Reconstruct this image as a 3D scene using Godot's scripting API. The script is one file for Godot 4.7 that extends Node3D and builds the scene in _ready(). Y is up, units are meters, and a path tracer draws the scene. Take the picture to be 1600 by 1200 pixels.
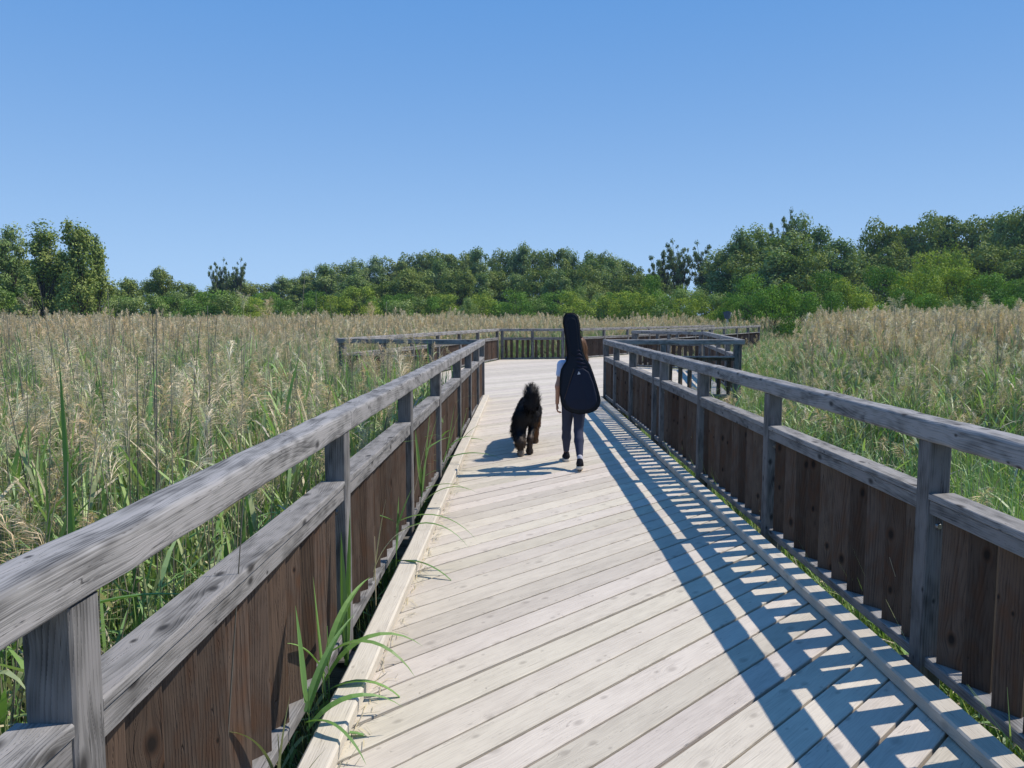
extends Node3D

# ---------------------------------------------------------------- helpers
const GROUND := -0.95
var rng := RandomNumberGenerator.new()
var M := {}
var used := {}

class MB:
	var v := PackedVector3Array()
	var n := PackedVector3Array()
	var uv := PackedVector2Array()
	var c := PackedColorArray()
	func tri(a: Vector3, b: Vector3, d: Vector3, nn: Vector3, col: Color, ua := Vector2.ZERO, ub := Vector2.ZERO, ud := Vector2.ZERO) -> void:
		if (b - a).cross(d - a).dot(nn) > 0.0:
			v.append(a); v.append(d); v.append(b)
			uv.append(ua); uv.append(ud); uv.append(ub)
		else:
			v.append(a); v.append(b); v.append(d)
			uv.append(ua); uv.append(ub); uv.append(ud)
		n.append(nn); n.append(nn); n.append(nn)
		c.append(col); c.append(col); c.append(col)
	func tri3(a: Vector3, b: Vector3, d: Vector3, na: Vector3, nb: Vector3, nd: Vector3, ca: Color, cb: Color, cd: Color) -> void:
		if (b - a).cross(d - a).dot(na + nb + nd) > 0.0:
			v.append(a); v.append(d); v.append(b)
			n.append(na); n.append(nd); n.append(nb)
			c.append(ca); c.append(cd); c.append(cb)
		else:
			v.append(a); v.append(b); v.append(d)
			n.append(na); n.append(nb); n.append(nd)
			c.append(ca); c.append(cb); c.append(cd)
		uv.append(Vector2.ZERO); uv.append(Vector2.ZERO); uv.append(Vector2.ZERO)
	func quad(a: Vector3, b: Vector3, d: Vector3, e: Vector3, nn: Vector3, col: Color, ua := Vector2.ZERO, ub := Vector2.ZERO, ud := Vector2.ZERO, ue := Vector2.ZERO) -> void:
		tri(a, b, d, nn, col, ua, ub, ud)
		tri(a, d, e, nn, col, ua, ud, ue)
	func mesh() -> ArrayMesh:
		var arr := []
		arr.resize(Mesh.ARRAY_MAX)
		arr[Mesh.ARRAY_VERTEX] = v
		arr[Mesh.ARRAY_NORMAL] = n
		arr[Mesh.ARRAY_TEX_UV] = uv
		arr[Mesh.ARRAY_COLOR] = c
		var m := ArrayMesh.new()
		m.add_surface_from_arrays(Mesh.PRIMITIVE_TRIANGLES, arr)
		return m

func P(x: float, y: float, zf: float) -> Vector3:
	return Vector3(x, y, -zf)

func rr(a: float, b: float) -> float:
	return rng.randf_range(a, b)

func numbered(called: String) -> String:
	var k: int = used.get(called, 0)
	used[called] = k + 1
	return called if k == 0 else "%s_%03d" % [called, k]

func thing(called: String, label: String, category: String, at := Vector3.ZERO, group := "") -> Node3D:
	var o := Node3D.new()
	o.name = numbered(called)
	add_child(o)
	o.position = at
	o.set_meta("label", label)
	o.set_meta("category", category)
	if group != "":
		o.set_meta("group", group)
	return o

func part(parent: Node, called: String, mesh: Mesh, mat: Material, xf := Transform3D()) -> MeshInstance3D:
	var o := MeshInstance3D.new()
	o.name = called
	o.mesh = mesh
	o.material_override = mat
	o.transform = xf
	parent.add_child(o, true)
	return o

func stuff(o: Node, label := "", category := "") -> void:
	o.set_meta("kind", "stuff")
	if label != "":
		o.set_meta("label", label)
		o.set_meta("category", category)

# beam along +Z from 0 to len, section w (x) by h (y), centred on the axis
func beam(length: float, w: float, h: float, ch: float, tone: Color, segs := 1, wob := 0.0, soft := false) -> ArrayMesh:
	var mb := MB.new()
	var sec := PackedVector2Array()
	var hw := w / 2.0
	var hh := h / 2.0
	var corners := [Vector2(hw, hh), Vector2(-hw, hh), Vector2(-hw, -hh), Vector2(hw, -hh)]
	for q in 4:
		var a: Vector2 = corners[q]
		var inn := Vector2(a.x - sign(a.x) * ch, a.y - sign(a.y) * ch)
		var steps := 3 if soft else 1
		for s in steps + 1:
			var ang := PI / 2.0 * q + (PI / 2.0) * s / steps
			sec.append(inn + Vector2(cos(ang), sin(ang)) * ch)
	var np := sec.size()
	var uo := Vector2(rr(0, 1), rr(0, 1))
	var per := 0.0
	var rings := []
	for i in segs + 1:
		var z := length * i / segs
		var ring := PackedVector3Array()
		var dx := rr(-wob, wob)
		var dy := rr(-wob, wob)
		for p in sec:
			ring.append(Vector3(p.x + dx + rr(-wob, wob) * 0.6, p.y + dy + rr(-wob, wob) * 0.6, z))
		rings.append(ring)
	for k in np:
		var k2 := (k + 1) % np
		var d := sec[k].distance_to(sec[k2])
		if d < 0.0001:
			continue
		var t := (sec[k2] - sec[k]).normalized()
		var nn := Vector3(t.y, -t.x, 0)
		for i in segs:
			var z0 := length * i / segs / 2.4 + uo.x
			var z1 := length * (i + 1) / segs / 2.4 + uo.x
			var v0 := per / 0.6 + uo.y
			var v1 := (per + d) / 0.6 + uo.y
			mb.quad(rings[i][k], rings[i][k2], rings[i + 1][k2], rings[i + 1][k], nn, tone, Vector2(z0, v0), Vector2(z0, v1), Vector2(z1, v1), Vector2(z1, v0))
		per += d
	for e in 2:
		var ring: PackedVector3Array = rings[0] if e == 0 else rings[segs]
		var nn := Vector3(0, 0, -1 if e == 0 else 1)
		for k in range(1, np - 1):
			mb.tri(ring[0], ring[k], ring[k + 1], nn, tone, Vector2(ring[0].x * 3, ring[0].y * 3), Vector2(ring[k].x * 3, ring[k].y * 3), Vector2(ring[k + 1].x * 3, ring[k + 1].y * 3))
	return mb.mesh()

func along(a: Vector3, b: Vector3) -> Transform3D:
	var z := (b - a).normalized()
	var up := Vector3.UP if abs(z.y) < 0.9 else Vector3.RIGHT
	var x := up.cross(z).normalized()
	var y := z.cross(x)
	return Transform3D(Basis(x, y, z), a)

func tube(mb: MB, pts: Array, radii: Array, sides: int, col: Color) -> void:
	var rings := []
	var nrm := []
	for i in pts.size():
		var p: Vector3 = pts[i]
		var t: Vector3 = (pts[min(i + 1, pts.size() - 1)] - pts[max(i - 1, 0)]).normalized()
		var s := t.cross(Vector3(0.31, 0.17, 0.93)).normalized()
		var u := s.cross(t)
		var ring := PackedVector3Array()
		var rn := PackedVector3Array()
		for k in sides:
			var a := TAU * k / sides
			var d := s * cos(a) + u * sin(a)
			ring.append(p + d * radii[i])
			rn.append(d)
		rings.append(ring)
		nrm.append(rn)
	for i in pts.size() - 1:
		for k in sides:
			var k2 := (k + 1) % sides
			mb.tri3(rings[i][k], rings[i][k2], rings[i + 1][k2], nrm[i][k], nrm[i][k2], nrm[i + 1][k2], col, col, col)
			mb.tri3(rings[i][k], rings[i + 1][k2], rings[i + 1][k], nrm[i][k], nrm[i + 1][k2], nrm[i + 1][k], col, col, col)

# ribbon leaf: starts at p, direction d, droops
func blade(mb: MB, p: Vector3, d: Vector3, length: float, width: float, droop: float, col: Color, segs := 4, fold := false, col2 := Color(-1, 0, 0)) -> void:
	var side := d.cross(Vector3.UP)
	if side.length() < 0.05:
		side = Vector3(cos(p.x * 91.0), 0, sin(p.x * 91.0))
	side = side.normalized().rotated(d.normalized(), rr(-0.5, 0.5))
	var at := p
	var dir := d.normalized()
	var pl := at - side * width * 0.3
	var pr := at + side * width * 0.3
	var pm := at
	for i in segs:
		var t := float(i + 1) / segs
		dir = (dir + Vector3(0, -droop / segs, 0)).normalized()
		at += dir * length / segs
		var w := width * 0.5 * (1.0 - pow(t, 2.2)) if t > 0.25 else width * 0.5 * (0.6 + 1.5 * t)
		w = max(w, 0.0004)
		var nn := side.cross(dir).normalized()
		if nn.y < 0:
			nn = -nn
		var l := at - side * w
		var r := at + side * w
		var cc := col if col2.r < 0 else col.lerp(col2, t)
		if fold:
			var m := at - nn * w * 0.45
			var nl := (nn + side * 0.4).normalized()
			var nr := (nn - side * 0.4).normalized()
			mb.quad(pl, pm, m, l, nl, cc)
			mb.quad(pm, pr, r, m, nr, cc)
			pm = m
		else:
			mb.quad(pl, pr, r, l, nn, cc)
		pl = l
		pr = r

# ---------------------------------------------------------------- signed distance bodies
# bones: [a, b, ra, rb]; surface nets into mb, colour from colfn(point)
func nets(mb: MB, bones: Array, cell: float, k: float, colfn: Callable) -> PackedVector3Array:
	var lo := Vector3(1e9, 1e9, 1e9)
	var hi := -lo
	for b in bones:
		var r: float = max(b[2], b[3]) + cell * 3.0
		var rv := Vector3(r, r, r)
		lo = lo.min(b[0] - rv).min(b[1] - rv)
		hi = hi.max(b[0] + rv).max(b[1] + rv)
	var nx := int((hi.x - lo.x) / cell) + 2
	var ny := int((hi.y - lo.y) / cell) + 2
	var nz := int((hi.z - lo.z) / cell) + 2
	var f := PackedFloat32Array()
	f.resize(nx * ny * nz)
	f.fill(1.0)
	for b in bones:
		var a: Vector3 = b[0]
		var ab: Vector3 = b[1] - a
		var r0: float = b[2]
		var r1: float = b[3]
		var l2 := maxf(ab.length_squared(), 1e-9)
		var rm := maxf(r0, r1) + k + cell * 3.0
		var bl := (a.min(b[1]) - Vector3(rm, rm, rm) - lo) / cell
		var bh := (a.max(b[1]) + Vector3(rm, rm, rm) - lo) / cell
		for z in range(maxi(0, int(bl.z)), mini(nz, int(bh.z) + 2)):
			for y in range(maxi(0, int(bl.y)), mini(ny, int(bh.y) + 2)):
				var row := (z * ny + y) * nx
				for x in range(maxi(0, int(bl.x)), mini(nx, int(bh.x) + 2)):
					var p := lo + Vector3(x, y, z) * cell
					var t := clampf((p - a).dot(ab) / l2, 0.0, 1.0)
					var d := (p - a - ab * t).length() - lerpf(r0, r1, t)
					var e := f[row + x]
					var h := clampf(0.5 + 0.5 * (e - d) / k, 0.0, 1.0)
					f[row + x] = lerpf(e, d, h) - k * h * (1.0 - h)
	return nets_field(mb, f, nx, ny, nz, lo, cell, colfn)

func nets_field(mb: MB, f: PackedFloat32Array, nx: int, ny: int, nz: int, lo: Vector3, cell: float, colfn: Callable) -> PackedVector3Array:
	var idx := PackedInt32Array()
	idx.resize(nx * ny * nz)
	idx.fill(-1)
	var vs := PackedVector3Array()
	var ns := PackedVector3Array()
	var cs := PackedColorArray()
	var sxy := nx * ny
	for z in nz - 1:
		for y in ny - 1:
			for x in nx - 1:
				var o := z * sxy + y * nx + x
				var f0 := f[o]
				if f0 > cell * 2.2 or f0 < -cell * 2.2:
					continue
				var g := [f0, f[o + 1], f[o + nx], f[o + nx + 1], f[o + sxy], f[o + sxy + 1], f[o + sxy + nx], f[o + sxy + nx + 1]]
				var neg := 0
				for q in g:
					if q < 0.0:
						neg += 1
				if neg == 0 or neg == 8:
					continue
				var s := Vector3.ZERO
				var cnt := 0
				for e in [[0, 1], [2, 3], [4, 5], [6, 7], [0, 2], [1, 3], [4, 6], [5, 7], [0, 4], [1, 5], [2, 6], [3, 7]]:
					var ga: float = g[e[0]]
					var gb: float = g[e[1]]
					if (ga < 0.0) != (gb < 0.0):
						var t := ga / (ga - gb)
						var pa := Vector3(e[0] & 1, (e[0] >> 1) & 1, e[0] >> 2)
						var pb := Vector3(e[1] & 1, (e[1] >> 1) & 1, e[1] >> 2)
						s += pa.lerp(pb, t)
						cnt += 1
				var pos := lo + (Vector3(x, y, z) + s / cnt) * cell
				var grad := Vector3(g[1] + g[3] + g[5] + g[7] - g[0] - g[2] - g[4] - g[6], g[2] + g[3] + g[6] + g[7] - g[0] - g[1] - g[4] - g[5], g[4] + g[5] + g[6] + g[7] - g[0] - g[1] - g[2] - g[3])
				idx[o] = vs.size()
				vs.append(pos)
				ns.append(grad.normalized())
				cs.append(colfn.call(pos))
	for z in range(1, nz - 1):
		for y in range(1, ny - 1):
			for x in range(1, nx - 1):
				var o := z * sxy + y * nx + x
				var f0 := f[o]
				if f0 > cell * 2.2 or f0 < -cell * 2.2:
					continue
				for ax in 3:
					var st: int = [1, nx, sxy][ax]
					if (f0 < 0.0) == (f[o + st] < 0.0):
						continue
					var s1: int = [nx, 1, 1][ax]
					var s2: int = [sxy, sxy, nx][ax]
					var a := idx[o]
					var b := idx[o - s1]
					var c := idx[o - s1 - s2]
					var d := idx[o - s2]
					if a < 0 or b < 0 or c < 0 or d < 0:
						continue
					mb.tri3(vs[a], vs[b], vs[c], ns[a], ns[b], ns[c], cs[a], cs[b], cs[c])
					mb.tri3(vs[a], vs[c], vs[d], ns[a], ns[c], ns[d], cs[a], cs[c], cs[d])
	return vs

# ---------------------------------------------------------------- materials
func plain(col: Color, rough := 0.9) -> StandardMaterial3D:
	var m := StandardMaterial3D.new()
	m.albedo_color = col
	m.roughness = rough
	m.metallic_specular = 0.3
	return m

func vmat(rough := 0.9, back := Color(0, 0, 0), spec := 0.3) -> StandardMaterial3D:
	var m := StandardMaterial3D.new()
	m.vertex_color_use_as_albedo = true
	m.roughness = rough
	m.metallic_specular = spec
	m.cull_mode = BaseMaterial3D.CULL_DISABLED
	if back.g > 0:
		m.backlight_enabled = true
		m.backlight = back
	return m

func make_wood() -> void:
	var W := 1024
	var H := 512
	var na := FastNoiseLite.new()
	na.noise_type = FastNoiseLite.TYPE_SIMPLEX
	na.fractal_type = FastNoiseLite.FRACTAL_NONE
	na.frequency = 1.0
	na.seed = 5
	var nb: FastNoiseLite = na.duplicate()
	nb.seed = 77
	var kn := []
	var kr := RandomNumberGenerator.new()
	kr.seed = 31
	for i in 26:
		kn.append(Vector3(kr.randf() * 2.4, kr.randf() * 0.6, kr.randf_range(0.005, 0.017)))
	var line := PackedFloat32Array(); line.resize(W * H)
	var fib := PackedFloat32Array(); fib.resize(W * H)
	var knot := PackedFloat32Array(); knot.resize(W * H)
	var crack := PackedFloat32Array(); crack.resize(W * H)
	var blot := PackedFloat32Array(); blot.resize(W * H)
	var R := 2.4 / TAU
	for y in H:
		var vm := 0.6 * y / H
		for x in W:
			var um := 2.4 * x / W
			var cx := cos(TAU * x / W) * R
			var cy := sin(TAU * x / W) * R
			var i := y * W + x
			var ve := vm
			var kk := 0.0
			for q in kn:
				var dy: float = vm - q.y
				if abs(dy) > 0.1:
					continue
				var dx: float = um - q.x
				if dx > 1.2: dx -= 2.4
				if dx < -1.2: dx += 2.4
				if abs(dx) > 0.2:
					continue
				var d: float = sqrt(dx * dx / 3.2 + dy * dy) / q.z
				ve -= dy * 0.85 * exp(-d * d / 7.0)
				kk = max(kk, clampf(1.5 - d, 0.0, 1.0))
			var r := ve * 85.0 + 2.6 * na.get_noise_3d(cx * 0.9, cy * 0.9, ve * 5.0)
			var fr: float = r - floor(r)
			line[i] = pow(fr, 2.5) * (0.6 + 0.4 * nb.get_noise_3d(cx * 2, cy * 2, vm * 20.0))
			fib[i] = na.get_noise_3d(cx * 7.0, cy * 7.0, ve * 330.0) * 0.6 + nb.get_noise_3d(cx * 2.5, cy * 2.5, ve * 120.0) * 0.4
			var cr: float = abs(nb.get_noise_3d(cx * 1.6 + 7.0, cy * 1.6, ve * 48.0))
			var cm: float = na.get_noise_3d(cx * 2.2, cy * 2.2 + 9.0, vm * 22.0)
			crack[i] = clampf(1.0 - cr / 0.045, 0.0, 1.0) * clampf((cm - 0.15) * 4.0, 0.0, 1.0)
			blot[i] = na.get_noise_3d(cx * 2.5, cy * 2.5, vm * 9.0 + 4.0) * 0.6 + nb.get_noise_3d(cx * 9.0, cy * 9.0, vm * 25.0) * 0.4
			knot[i] = kk
	var speck := FastNoiseLite.new()
	speck.noise_type = FastNoiseLite.TYPE_CELLULAR
	speck.frequency = 1.0
	speck.seed = 3
	var looks := {
		"deck": [Color(0.64, 0.585, 0.50), Color(0.40, 0.36, 0.305), Color(0.20, 0.175, 0.15), 0.34, 0.30],
		"rail": [Color(0.310, 0.300, 0.288), Color(0.080, 0.077, 0.074), Color(0.032, 0.030, 0.029), 0.7, 0.9],
		"brown": [Color(0.150, 0.106, 0.078), Color(0.040, 0.029, 0.024), Color(0.016, 0.012, 0.010), 0.9, 0.8]}
	for key in looks:
		var L: Array = looks[key]
		var data := PackedByteArray()
		data.resize(W * H * 3)
		var hdata := PackedByteArray()
		hdata.resize(W * H)
		for i in W * H:
			var t: float = clampf(line[i] * L[3] + fib[i] * 0.35 + blot[i] * L[4] * 0.8 + 0.12, 0.0, 1.0)
			var c: Color = L[0].lerp(L[1], t)
			var dk: float = max(crack[i] * (0.55 if key == "deck" else 0.8), knot[i] * (0.40 if key == "deck" else 0.9))
			if key == "deck":
				var sp := speck.get_noise_2d((i % W) * 0.02, (i / W) * 0.045)
				if sp < -0.955:
					dk = max(dk, 0.5)
			if key == "brown":
				var o := clampf(knot[i] * 1.6 * (1.0 - knot[i]) + clampf(blot[i] * 1.3, 0, 1) * 0.45, 0.0, 1.0)
				c = c.lerp(Color(0.24, 0.115, 0.055), o * 0.8)
			c = c.lerp(L[2], dk).linear_to_srgb()
			data[i * 3] = int(clampf(c.r, 0, 1) * 255)
			data[i * 3 + 1] = int(clampf(c.g, 0, 1) * 255)
			data[i * 3 + 2] = int(clampf(c.b, 0, 1) * 255)
			hdata[i] = int(clampf(0.75 - line[i] * 0.25 + fib[i] * 0.2 - crack[i] * 0.5 - knot[i] * 0.1, 0, 1) * 255)
		var img := Image.create_from_data(W, H, false, Image.FORMAT_RGB8, data)
		var m := StandardMaterial3D.new()
		m.albedo_texture = ImageTexture.create_from_image(img)
		m.vertex_color_use_as_albedo = true
		m.roughness = 0.82
		m.metallic_specular = 0.35
		var hi := Image.create_from_data(W, H, false, Image.FORMAT_L8, hdata)
		hi.convert(Image.FORMAT_RGBA8)
		hi.bump_map_to_normal_map(3.0 if key != "deck" else 2.0)
		m.normal_enabled = true
		m.normal_texture = ImageTexture.create_from_image(hi)
		m.normal_scale = 0.8
		M[key] = m

func make_materials() -> void:
	make_wood()
	M.leaf = vmat(0.5, Color(0.76, 0.80, 0.60), 0.5)
	M.tree_leaf = vmat(0.8, Color(0.66, 0.70, 0.28), 0.2)
	M.bark = plain(Color(0.33, 0.30, 0.26), 0.95)
	M.metal = plain(Color(0.6, 0.6, 0.6), 0.35)
	M.metal.metallic = 0.9
	M.fur = vmat(0.55, Color(0, 0, 0), 0.4)
	M.skin = vmat(0.6)
	M.cloth = vmat(0.9, Color(0, 0, 0), 0.15)
	M.hair = vmat(0.5)
	M.bag = vmat(0.75, Color(0, 0, 0), 0.25)
	var g := StandardMaterial3D.new()
	var nt := NoiseTexture2D.new()
	nt.width = 512; nt.height = 512; nt.seamless = true
	var fn := FastNoiseLite.new()
	fn.seed = 9; fn.frequency = 0.02; fn.fractal_octaves = 5
	nt.noise = fn
	var ramp := Gradient.new()
	ramp.set_color(0, Color(0.16, 0.14, 0.09)); ramp.set_color(1, Color(0.36, 0.37, 0.20))
	nt.color_ramp = ramp
	g.albedo_texture = nt
	g.uv1_triplanar = true
	g.uv1_world_triplanar = true
	g.uv1_scale = Vector3(0.35, 0.35, 0.35)
	g.roughness = 1.0
	M.ground = g

# ---------------------------------------------------------------- boardwalk
var deck_poly: PackedVector2Array

func left_face(z: float) -> float:
	return -0.875 + 0.0083 * z
func right_face(z: float) -> float:
	return 1.865 - 0.018 * z
func right_kerb(z: float) -> float:
	return 1.675 - 0.019 * z

func plank_mesh(poly: PackedVector2Array, dirn: Vector2, y0: float, tone: Color) -> ArrayMesh:
	var mb := MB.new()
	var ins := Geometry2D.offset_polygon(poly, -0.003)
	var top := poly
	var match_ok := false
	if ins.size() == 1 and ins[0].size() == poly.size():
		# align the starting corner
		var q: PackedVector2Array = ins[0]
		var best := 0
		for i in q.size():
			if q[i].distance_to(poly[0]) < q[best].distance_to(poly[0]):
				best = i
		var al := PackedVector2Array()
		for i in q.size():
			al.append(q[(best + i) % q.size()])
		match_ok = true
		for i in al.size():
			if al[i].distance_to(poly[i]) > 0.03:
				match_ok = false
		if match_ok:
			top = al
	var uo := Vector2(rr(0, 1), rr(0, 1))
	var crs := Vector2(-dirn.y, dirn.x)
	var U := func(p: Vector2) -> Vector2:
		return Vector2(p.dot(dirn) / 2.4 + uo.x, p.dot(crs) / 0.6 + uo.y)
	var ti := Geometry2D.triangulate_polygon(top)
	for i in range(0, ti.size(), 3):
		var a := top[ti[i]]
		var b := top[ti[i + 1]]
		var c := top[ti[i + 2]]
		mb.tri(P(a.x, y0, a.y), P(b.x, y0, b.y), P(c.x, y0, c.y), Vector3.UP, tone, U.call(a), U.call(b), U.call(c))
	var cen := Vector2.ZERO
	for p in poly:
		cen += p / poly.size()
	for i in poly.size():
		var j := (i + 1) % poly.size()
		var a := poly[i]
		var b := poly[j]
		if a.distance_to(b) < 0.0005:
			continue
		var e := (b - a).normalized()
		var o := Vector2(e.y, -e.x)
		if o.dot((a + b) / 2.0 - cen) < 0:
			o = -o
		var nn := Vector3(o.x, 0, -o.y)
		if match_ok:
			mb.quad(P(top[i].x, y0, top[i].y), P(top[j].x, y0, top[j].y), P(b.x, y0 - 0.003, b.y), P(a.x, y0 - 0.003, a.y), (nn + Vector3.UP).normalized(), tone, U.call(a), U.call(b), U.call(b), U.call(a))
		mb.quad(P(a.x, y0 - 0.003, a.y), P(b.x, y0 - 0.003, b.y), P(b.x, y0 - 0.045, b.y), P(a.x, y0 - 0.045, a.y), nn, tone, U.call(a), U.call(b), U.call(b) + Vector2(0, 0.07), U.call(a) + Vector2(0, 0.07))
	return mb.mesh()

func build_deck() -> void:
	deck_poly = PackedVector2Array([Vector2(-0.775, -1.3), Vector2(-0.76, 15.05), Vector2(-3.72, 15.95), Vector2(-0.84, 28.35), Vector2(2.0, 28.85), Vector2(9.9, 40.0), Vector2(11.75, 38.75), Vector2(3.42, 24.62), Vector2(5.28, 22.85), Vector2(4.2, 15.36), Vector2(right_kerb(15.3) + 0.11, 15.36), Vector2(right_kerb(-1.3) + 0.11, -1.3)])
	var root := Node3D.new()
	root.name = "boardwalk"
	add_child(root)
	root.set_meta("kind", "structure")
	root.set_meta("label", "sun bleached boardwalk deck of diagonal planks")
	var d := Vector2(1, 1).normalized()
	var n := Vector2(-1, 1).normalized()
	var s := -2.4
	while s < 27.0:
		var w := 0.150 + rr(-0.002, 0.002)
		var gap := rr(0.009, 0.014) if rng.randf() < 0.75 else rr(0.014, 0.021)
		var strip := PackedVector2Array([d * -10.0 + n * s, d * 50.0 + n * s, d * 50.0 + n * (s + w), d * -10.0 + n * (s + w)])
		for poly in Geometry2D.intersect_polygons(strip, deck_poly):
			var pieces := [poly]
			if s > 5.79 and s < 5.95:
				pieces = []
				var cut := 6.06
				for hv in [[-10.0, cut - 0.002], [cut + 0.002, 50.0]]:
					var half := PackedVector2Array([d * hv[0] + n * (s - 0.1), d * hv[1] + n * (s - 0.1), d * hv[1] + n * (s + 0.3), d * hv[0] + n * (s + 0.3)])
					pieces.append_array(Geometry2D.intersect_polygons(poly, half))
			for pc in pieces:
				var t := rr(0.80, 1.0)
				var wm := rr(-0.03, 0.03)
				part(root, "plank", plank_mesh(pc, d, rr(-0.002, 0.0015), Color(t, t * (0.985 + wm * 0.4), t * (0.965 - wm))), M.deck)
		s += w + gap
	# carrying timbers below
	var zs := [1.5, 3.6, 5.65, 7.6, 9.6, 11.7, 13.6, 15.2]
	for z in zs:
		var t := rr(0.5, 0.8)
		part(root, "joist", beam(right_face(z) + 0.15 - (left_face(z) - 0.15), 0.12, 0.16, 0.006, Color(t, t, t)), M.rail, along(P(left_face(z) - 0.15, -0.13, z), P(right_face(z) + 0.15, -0.13, z)))
	for x in [-0.60, 0.45, 1.30]:
		part(root, "stringer", beam(16.0, 0.1, 0.18, 0.006, Color(0.6, 0.6, 0.6)), M.rail, along(P(x, -0.31, -1.0), P(x, -0.31, 15.0)))
	# kerb timbers, in lengths
	var cuts := [-1.2, 2.95, 5.4, 8.2, 11.6, 14.95]
	for i in cuts.size() - 1:
		var z0: float = cuts[i] + 0.003
		var z1: float = cuts[i + 1] - 0.003
		var t := rr(0.86, 1.0)
		part(root, "kerb", beam(z1 - z0, 0.112, 0.065, 0.009, Color(t, t, t * 0.98), 8, 0.0015), M.deck, along(P(-0.716, 0.0345, z0), P(-0.716, 0.0345, z1)))
	cuts = [-1.2, 4.4, 8.6, 12.4, 15.2]
	for i in cuts.size() - 1:
		var z0: float = cuts[i] + 0.003
		var z1: float = cuts[i + 1] - 0.003
		var t := rr(0.75, 0.9)
		part(root, "kerb", beam(z1 - z0, 0.112, 0.065, 0.009, Color(t, t, t * 0.98), 8, 0.0015), M.deck, along(P(right_kerb(z0) + 0.056, 0.0345, z0), P(right_kerb(z1) + 0.056, 0.0345, z1)))

var slat_cache := {}
func slat(kind: String) -> ArrayMesh:
	if not slat_cache.has(kind):
		var l := []
		for i in 12:
			var t := rr(0.5, 1.0)
			var wm := rr(-0.10, 0.12)
			l.append(beam(0.72, rr(0.104, 0.114), 0.023, 0.002, Color(t, t * (1.0 - wm * 0.5), t * (1.0 - wm))))
		slat_cache[kind] = l
	return slat_cache[kind][rng.randi() % 12]

# a railing along a -> b (deck-side face of its posts), outward normal on side sgn
func railing(label: String, a: Vector2, b: Vector2, sgn: float, posts: Array, slat_kind: String, dy := 0.0, ext0 := 0.0, ext1 := 0.0, rail_cuts := []) -> Node3D:
	var th := thing("wooden_railing", label, "railing", P(a.x, 0, a.y), "railings of the boardwalk")
	var u := (b - a).normalized()
	var L := a.distance_to(b)
	var o := Vector2(u.y, -u.x) * sgn
	var loc := func(t: float, out: float, y: float) -> Vector3:
		var q := u * t + o * out
		return Vector3(q.x, y + dy, -q.y)
	var xu := Vector3(u.x, 0, -u.y)
	var xo := Vector3(o.x, 0, -o.y)
	var fine := minf(a.length(), b.length()) < 14.0
	for t in posts:
		var k := rr(0.5, 0.72)
		var top := 1.043 + dy
		var xf := Transform3D(Basis(xo, xu, xo.cross(xu)), loc.call(t, 0.05, 0.0))
		# beam runs along local z; stand it up
		var bz := Vector3.UP
		xf = Transform3D(Basis(xo, bz.cross(xo), bz), Vector3(loc.call(t, 0.05, 0.0).x, GROUND - 0.1, loc.call(t, 0.05, 0.0).z))
		part(th, "post", beam(top - GROUND + 0.1, 0.10, 0.10, 0.006, Color(k, k, k), 3, 0.0), M.rail, xf)
		if fine:
			var bm := CylinderMesh.new()
			bm.top_radius = 0.011; bm.bottom_radius = 0.017; bm.height = 0.012; bm.radial_segments = 12
			var bp: Vector3 = loc.call(t, 0.055, 0.665) - xu * 0.055
			part(th, "bolt", bm, M.metal, Transform3D(Basis(xo, -xu, xo.cross(-xu)), bp))
	# top rail in lengths
	var cuts := [-ext0]
	cuts.append_array(rail_cuts)
	cuts.append(L + ext1)
	for i in cuts.size() - 1:
		var t0: float = cuts[i] + 0.002
		var t1: float = cuts[i + 1] - 0.002
		var k := rr(0.86, 1.0)
		var segs := clampi(int((t1 - t0) / 0.12), 1, 60) if fine else 4
		part(th, "top_rail", beam(t1 - t0, 0.122, 0.098, 0.016, Color(k, k, k), segs, 0.0022 if fine else 0.0, true), M.rail, along(loc.call(t0, 0.05, 1.094), loc.call(t1, 0.05, 1.094)))
	# bays
	for i in posts.size() - 1:
		var t0: float = posts[i] + 0.051
		var t1: float = posts[i + 1] - 0.051
		if t1 - t0 < 0.1:
			continue
		var k := rr(0.8, 1.0)
		part(th, "cap_board", beam(t1 - t0, 0.118, 0.03, 0.004, Color(k, k, k), 1), M.rail, along(loc.call(t0, 0.062, 0.80), loc.call(t1, 0.062, 0.80)))
		k = rr(0.6, 0.8)
		part(th, "apron_board", beam(t1 - t0, 0.022, 0.062, 0.003, Color(k, k, k), 1), M.rail, along(loc.call(t0, 0.021, 0.752), loc.call(t1, 0.021, 0.752)))
		k = rr(0.7, 0.95)
		part(th, "bottom_rail", beam(t1 - t0, 0.10, 0.05, 0.004, Color(k, k, k), 1), M.rail, along(loc.call(t0, 0.072, 0.035), loc.call(t1, 0.072, 0.035)))
		var ns := int(round((t1 - t0 - 0.04) / 0.192))
		for j in ns:
			var t := t0 + (j + 0.5) * (t1 - t0) / ns + rr(-0.006, 0.006)
			var al := deg_to_rad(38.0 + rr(-3, 3))
			var wd := (xu * cos(al) - xo * sin(al)).normalized()
			var zz := Vector3.UP
			part(th, "slat", slat(slat_kind), M.brown, Transform3D(Basis(wd, zz.cross(wd), zz), loc.call(t, 0.078, 0.061)))
	return th

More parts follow.
